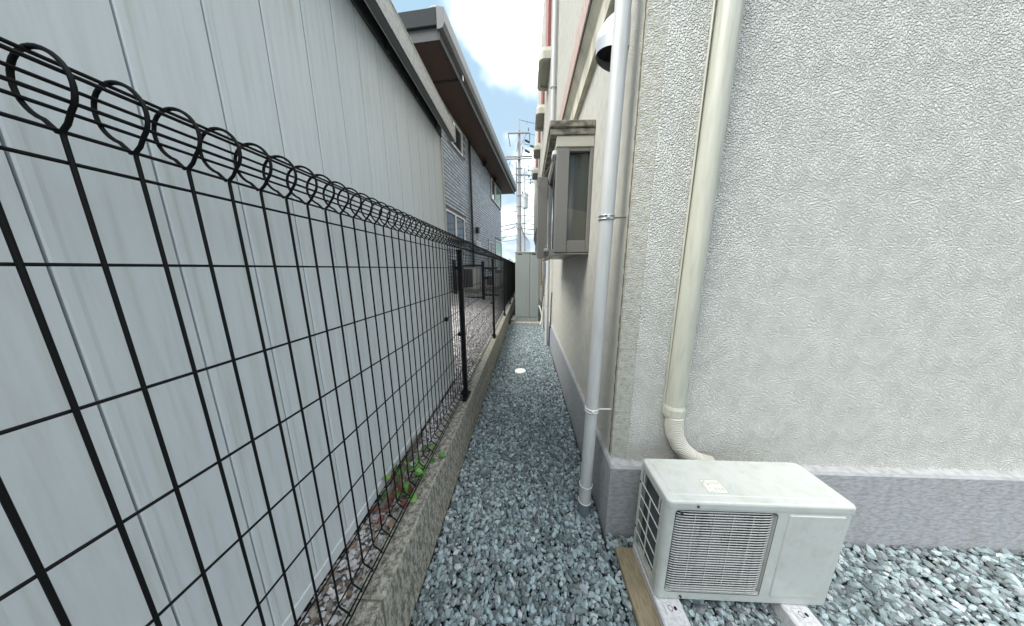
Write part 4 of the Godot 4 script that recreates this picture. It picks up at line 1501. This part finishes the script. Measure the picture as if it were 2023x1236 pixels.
# ------------------------------------------------------------------ poles, cables
func utility_poles() -> void:
	var px := -0.80
	var pz := -26.0
	var t := thing("utility_pole", "tall concrete utility pole with crossarms and transformer beyond the passage", "utility pole", Vector3(px, 0, pz))
	var b := MB.new()
	b.tube([Vector3(px, -0.2, pz), Vector3(px - 0.03, 7, pz), Vector3(px - 0.06, 14.9, pz)], [0.24, 0.20, 0.13], 14)
	part("pole", b, M.pole_concrete, t)
	for q in [[14.58, -1.93, 0.21, 0.06], [12.5, -2.2, 0.45, 0.055], [12.3, -2.2, 0.45, 0.055]]:
		b = MB.new()
		b.chspan(Vector3(q[1], q[0] - q[3], pz + 0.16), Vector3(q[2], q[0] + q[3], pz + 0.26), 0.01)
		part("crossarm", b, M.pole_steel, t)
	b = MB.new()
	b.tube([Vector3(px - 0.17, 14.6, pz + 0.1), Vector3(px - 0.08, 15.5, pz), Vector3(px - 0.07, 15.9, pz)], 0.03, 5)
	b.tube([Vector3(px + 0.05, 14.6, pz + 0.1), Vector3(px - 0.05, 15.5, pz), Vector3(px - 0.05, 15.9, pz)], 0.03, 5)
	b.tube([Vector3(px - 0.06, 15.86, pz), Vector3(-0.1, 15.66, pz)], 0.03, 5)
	b.tube([Vector3(-0.1, 15.45, pz), Vector3(-0.1, 15.9, pz)], 0.03, 5)
	part("top_bracket", b, M.pole_steel, t)
	for q in [[-0.7, 14.4, -0.15, 13.55, 0.03], [-1.1, 13.9, -0.95, 13.0, 0.05], [-0.62, 13.4, -0.50, 12.5, 0.06]]:
		b = MB.new()
		b.tube([Vector3(q[2], 14.5 if q[4] == 0.03 else q[1], pz + 0.2), Vector3(q[0], q[3], pz + 0.15)], q[4], 6)
		part("brace", b, M.pole_steel, t)
	# insulator strings and cutouts
	for q in [[-1.92, 14.5, -1.72, 13.4, 0.05], [0.18, 14.5, 0.18, 13.9, 0.05], [-0.30, 13.95, 0.20, 13.72, 0.13], [0.25, 13.45, 0.75, 13.25, 0.11], [-0.28, 13.05, 0.22, 12.82, 0.13], [0.05, 14.7, 0.05, 15.0, 0.05]]:
		b = MB.new()
		var a := Vector3(q[0], q[1], pz + 0.25)
		var e := Vector3(q[2], q[3], pz + 0.25)
		var pp := []
		var rr := []
		for k in 13:
			pp.append(a.lerp(e, k / 12.0))
			rr.append(q[4] if k % 2 == 1 else q[4] * 0.5)
		b.tube(pp, rr, 7)
		part("insulator", b, M.cable_black, t)
	b = MB.new()
	var tc := Vector3(-0.24, 0, pz + 0.1)
	b.tube([tc + Vector3(0, 7.72, 0), tc + Vector3(0, 7.78, 0), tc + Vector3(0, 8.95, 0), tc + Vector3(0, 9.05, 0)], [0.27, 0.31, 0.31, 0.24], 14)
	var tr := part("transformer", b, M.transformer_grey, t)
	for k in 5:
		b = MB.new()
		var a := TAU * k / 5
		b.tube([tc + Vector3(cos(a) * 0.22, 9.0, sin(a) * 0.22), tc + Vector3(cos(a) * 0.34, 9.3, sin(a) * 0.34)], 0.05, 6)
		part("bushing", b, M.cable_black, tr)
	b = MB.new()
	b.chspan(Vector3(px - 0.25, 8.9, pz + 0.1), Vector3(0.15, 9.0, pz + 0.22), 0.01)
	part("transformer_hanger", b, M.pole_steel, t)
	for y in [5.7, 6.2, 7.0, 7.9, 10.2, 10.9, 11.5]:
		b = MB.new()
		b.tube([Vector3(px - 0.32, y, pz + 0.1), Vector3(px + 0.3, y, pz + 0.1)], 0.03, 5)
		b.tube(arc(Vector3(px - 0.03, y, pz), Vector3.RIGHT, Vector3.BACK, 0.22, 0, 345, 12), 0.03, 5, false, true)
		part("band", b, M.pole_steel, t)
	b = MB.new()
	b.tube([Vector3(px + 0.2, 5.75, pz + 0.2), Vector3(px + 0.45, 6.3, pz + 0.2), Vector3(px + 0.8, 6.5, pz + 0.2), Vector3(px + 1.7, 6.45, pz + 0.2)], 0.035, 6)
	part("lamp_arm", b, M.pole_steel, t)
	b = MB.new()
	b.tube([Vector3(px - 0.28, 9.8, pz + 0.2), Vector3(px - 0.27, 3.0, pz + 0.2)], 0.025, 5)
	b.tube([Vector3(px - 0.35, 12.1, pz + 0.15), Vector3(px - 0.3, 9.6, pz + 0.2)], 0.045, 5)
	part("riser_cable", b, M.cable_black, t)
	# thinner pole farther away
	t = thing("utility_pole", "thin distant pole right of the large utility pole", "utility pole", Vector3(-0.35, 0, -36))
	b = MB.new()
	b.tube([Vector3(-0.35, -0.2, -36), Vector3(-0.42, 15.4, -36)], [0.12, 0.07], 10)
	part("pole", b, M.pole_concrete, t)
	b = MB.new()
	b.chspan(Vector3(-1.0, 14.4, -36.1), Vector3(0.4, 14.5, -35.95), 0.01)
	part("crossarm", b, M.pole_steel, t)
	t = thing("utility_pole", "slim grey pole standing close beside the cream building, far off", "utility pole", Vector3(0.88, 0, -24))
	b = MB.new()
	b.tube([Vector3(0.86, -0.2, -24), Vector3(0.86, 12.6, -24)], [0.09, 0.07], 10)
	part("pole", b, M.pole_steel, t)
	b = MB.new()
	b.chspan(Vector3(0.5, 10.4, -24.1), Vector3(1.2, 10.5, -23.95), 0.01)
	part("crossarm", b, M.pole_steel, t)
	# cables: [from, to, sag, radius, label]
	var cs := []
	var ys := [[15.6, 0.018], [14.65, 0.018], [13.6, 0.016], [12.55, 0.018], [12.3, 0.018], [10.9, 0.022], [10.2, 0.022], [7.0, 0.03], [6.2, 0.035], [5.7, 0.035], [5.2, 0.025]]
	for q in ys:
		cs.append([Vector3(px + 0.3, q[0], pz + 0.25), Vector3(26, q[0] + rng.randf_range(-1.2, 0.4), pz - rng.randf_range(-3, 8)), 0.6, q[1], "right"])
	for q in [[12.4, 0.016], [10.9, 0.02], [7.4, 0.03], [6.2, 0.04], [5.8, 0.03], [5.0, 0.03], [4.6, 0.02]]:
		cs.append([Vector3(px - 0.3, q[0], pz + 0.25), Vector3(-30, q[0] + rng.randf_range(-2.0, 0.5), pz - rng.randf_range(-2, 12)), 0.8, q[1], "left"])
	cs.append([Vector3(px - 0.3, 6.0, pz + 0.2), Vector3(-2.9, 4.6, -20.6), 0.15, 0.03, "left"])
	cs.append([Vector3(px - 0.3, 6.3, pz + 0.2), Vector3(-3.4, 3.4, -22), 0.3, 0.022, "left"])
	for q in [[13.8, 1.6, 12.7], [13.2, 1.8, 12.9], [11.9, 1.2, 10.6], [11.4, 1.5, 11.2], [10.6, 1.0, 10.3], [9.7, 1.2, 9.3], [8.8, 1.4, 8.4]]:
		cs.append([Vector3(px + 0.3, q[0], pz + 0.3), Vector3(q[1], q[2], -24.2), 0.35, 0.016, "slim"])
	var count := {}
	for q in cs:
		b = MB.new()
		var pts := []
		for k in 15:
			var u := k / 14.0
			pts.append(q[0].lerp(q[1], u) + Vector3(0, -4.0 * q[2] * u * (1.0 - u), 0))
		b.tube(pts, q[3], 5)
		var o := solo("overhead_cable", b, M.cable_black)
		count[q[4]] = count.get(q[4], -1) + 1
		tag(o, ["topmost", "second highest", "third highest", "fourth highest", "fifth highest", "sixth highest", "seventh highest", "eighth highest", "ninth highest", "tenth highest", "lowest"][count[q[4]]] + {"right": " overhead cable running right from the large utility pole", "left": " overhead cable running left from the large utility pole", "slim": " cable between the large utility pole and the slim pole"}[q[4]], "cable", "overhead cables at the utility poles")
	# slack jumper loops hung between the crossarms: a tangle nobody could count
	b = MB.new()
	for k in 46:
		var a := Vector3(rng.randf_range(-2.2, 1.5), rng.randf_range(10.4, 12.3), pz + 0.2 + rng.randf_range(-0.4, 0.4))
		if k % 3 == 0:
			a.x = rng.randf_range(0.0, 1.6)
		var e := a + Vector3(rng.randf_range(-0.7, 0.7), rng.randf_range(-1.1, 0.3), 0)
		var m := (a + e) * 0.5 + Vector3(rng.randf_range(-0.25, 0.25), -rng.randf_range(0.05, 0.4), 0)
		b.tube([a, a.lerp(m, 0.6) + Vector3(0, -0.05, 0), m, e.lerp(m, 0.5), e], 0.012, 4)
		if k % 4 == 0:
			b.box(m, Vector3(0.14, 0.09, 0.09), Basis(Vector3.BACK, rng.randf()))
	for k in 10:
		b.tube([Vector3(px + 0.2 + k * 0.03, 6.0 - k * 0.1, pz + 0.25), Vector3(px + 0.25 + k * 0.09, 4.4, pz + 0.3), Vector3(px + 0.3 + k * 0.11, 1.0, pz + 0.3)], 0.014, 4)
	var jo := solo("jumper_wires", b, M.cable_black)
	tag(jo, "tangle of thin jumper wires around the large utility pole", "wires", "", "stuff")
	# distant tree top over the fence
	t = thing("round_tree", "distant small green tree showing above the end of the fence", "tree", Vector3(-2.8, 0, -38))
	b = MB.new()
	b.tube([Vector3(-2.8, 0, -38), Vector3(-2.75, 1.6, -38)], [0.14, 0.08], 7)
	part("trunk", b, M.bark, t)
	b = MB.new()
	for k in 900:
		var d := Vector3(rng.randfn(), rng.randfn() * 0.8, rng.randfn()).normalized() * pow(rng.randf(), 0.4)
		var c := Vector3(-2.8, 2.2, -38) + d * Vector3(1.1, 0.9, 1.1)
		var ba := Basis(Vector3(rng.randfn(), rng.randfn(), rng.randfn()).normalized(), rng.randf() * TAU)
		b.tri(c + ba * Vector3(0.09, 0, 0), c + ba * Vector3(-0.06, 0.07, 0), c + ba * Vector3(-0.06, -0.07, 0.02))
	part("crown", b, M.far_foliage, t)

# ------------------------------------------------------------------ weeds and litter by the fence foot
func leaf(l: float, w: float, curl: float) -> MB:
	var b := MB.new()
	var prof := [[0.0, 0.04], [0.12, 0.55], [0.32, 0.96], [0.52, 1.0], [0.72, 0.76], [0.88, 0.4], [1.0, 0.02]]
	for k in prof.size() - 1:
		for s in [-1.0, 1.0]:
			var p := []
			for q in [prof[k], prof[k + 1]]:
				var u: float = q[0]
				var y: float = -curl * l * u * u
				p.append(Vector3(0, y, -u * l))
				p.append(Vector3(s * q[1] * w * 0.5, y + 0.22 * w * q[1], -u * l))
			b.quad(p[0], p[1], p[3], p[2], Vector3.UP)
	return b

func weed(label: String, at: Vector3, specs: Array) -> void:
	var t := thing("weed", label, "weed", at, "weeds at the fence foot")
	for q in specs:   # [yaw, pitch, stem length, leaf length, leaf width, material]
		var dir := Basis(Vector3.UP, deg_to_rad(q[0])) * Basis(Vector3.RIGHT, deg_to_rad(q[1]))
		var tip: Vector3 = dir * Vector3(0, 0, -q[2])
		var b := MB.new()
		b.tube([Vector3.ZERO, tip * 0.5 + Vector3(0, q[2] * 0.12, 0), tip], 0.0018, 5)
		part("stalk", b, M.stem, t, true)
		var lf := part("leaf", leaf(q[3], q[4], 0.35), M[q[5]], t, true)
		lf.position = tip
		lf.basis = Basis(Vector3.UP, deg_to_rad(q[0] + rng.randf_range(-25, 25))) * Basis(Vector3.RIGHT, deg_to_rad(rng.randf_range(-15, 30))) * Basis(Vector3.BACK, rng.randf_range(-0.6, 0.6))

func weeds() -> void:
	var y := yard_y(-0.7)
	var G := "leaf_green"
	var Y := "leaf_light"
	var R := "leaf_red"
	var bush := []
	for k in 26:
		var low := k % 4
		bush.append([rng.randf_range(-180, 180), rng.randf_range(18, 72), rng.randf_range(0.05, 0.15), rng.randf_range(0.038, 0.058), rng.randf_range(0.033, 0.048), [G, G, Y, G, R, G, Y][k % 7]])
	weed("bushy green weed with reddish leaves pushing through the fence foot", Vector3(-0.70, y, -1.09), bush)
	weed("small green clover-like weed leaning on the wall top", Vector3(-0.652, y, -1.33), [[-60, 25, 0.06, 0.045, 0.045, G], [-95, 20, 0.085, 0.05, 0.048, G], [-20, 35, 0.06, 0.045, 0.042, Y], [30, 30, 0.06, 0.045, 0.04, G], [100, 40, 0.05, 0.04, 0.038, Y], [-130, 25, 0.06, 0.045, 0.042, G], [160, 35, 0.06, 0.042, 0.04, Y]])
	weed("dark red withered weed among the pale chips", Vector3(-0.692, y, -0.98), [[30, 40, 0.06, 0.045, 0.036, R], [110, 30, 0.07, 0.05, 0.036, R], [-70, 35, 0.06, 0.045, 0.034, R], [-140, 25, 0.07, 0.05, 0.036, "leaf_dry"], [170, 40, 0.05, 0.04, 0.03, R], [70, 55, 0.08, 0.04, 0.03, G]])
	weed("sparse low weed far along the fence foot", Vector3(-0.70, y, -2.9), [[30, 30, 0.08, 0.05, 0.04, "leaf_dry"], [-60, 35, 0.08, 0.05, 0.04, Y], [120, 30, 0.09, 0.05, 0.04, "leaf_dry"], [-150, 40, 0.08, 0.05, 0.04, Y]])
	# dry leaves
	var b := MB.new()
	for k in 46:
		var c := Vector3(rng.randf_range(-0.79, -0.65), y + rng.randf_range(0.008, 0.02), rng.randf_range(-1.15, -0.45))
		if k > 26:
			c = Vector3(rng.randf_range(-0.79, -0.65), y + rng.randf_range(0.008, 0.03), rng.randf_range(-1.05, -0.8))
		var lf := leaf(rng.randf_range(0.018, 0.036), rng.randf_range(0.009, 0.018), rng.randf_range(-0.5, 0.6))
		var ba := Basis(Vector3.UP, rng.randf() * TAU) * Basis(Vector3.RIGHT, rng.randf_range(-0.4, 0.4))
		for i in lf.v.size():
			b.v.append(c + ba * lf.v[i])
			b.n.append(ba * lf.n[i])
	var o := solo("leaf_litter", b, M.leaf_dry)
	tag(o, "dry brown leaf litter on the pale chips beside the shed", "leaf litter", "", "stuff")
	# loose stick
	b = MB.new()
	b.cham(Vector3(-0.752, y + 0.035, -1.22), Vector3(0.022, 0.045, 0.50), 0.004, Basis(Vector3.UP, 0.06) * Basis(Vector3.RIGHT, 0.05))
	o = solo("wood_strip", b, M.wood_grey)
	tag(o, "old grey wood strip lying against the foot of the shed", "wood strip")
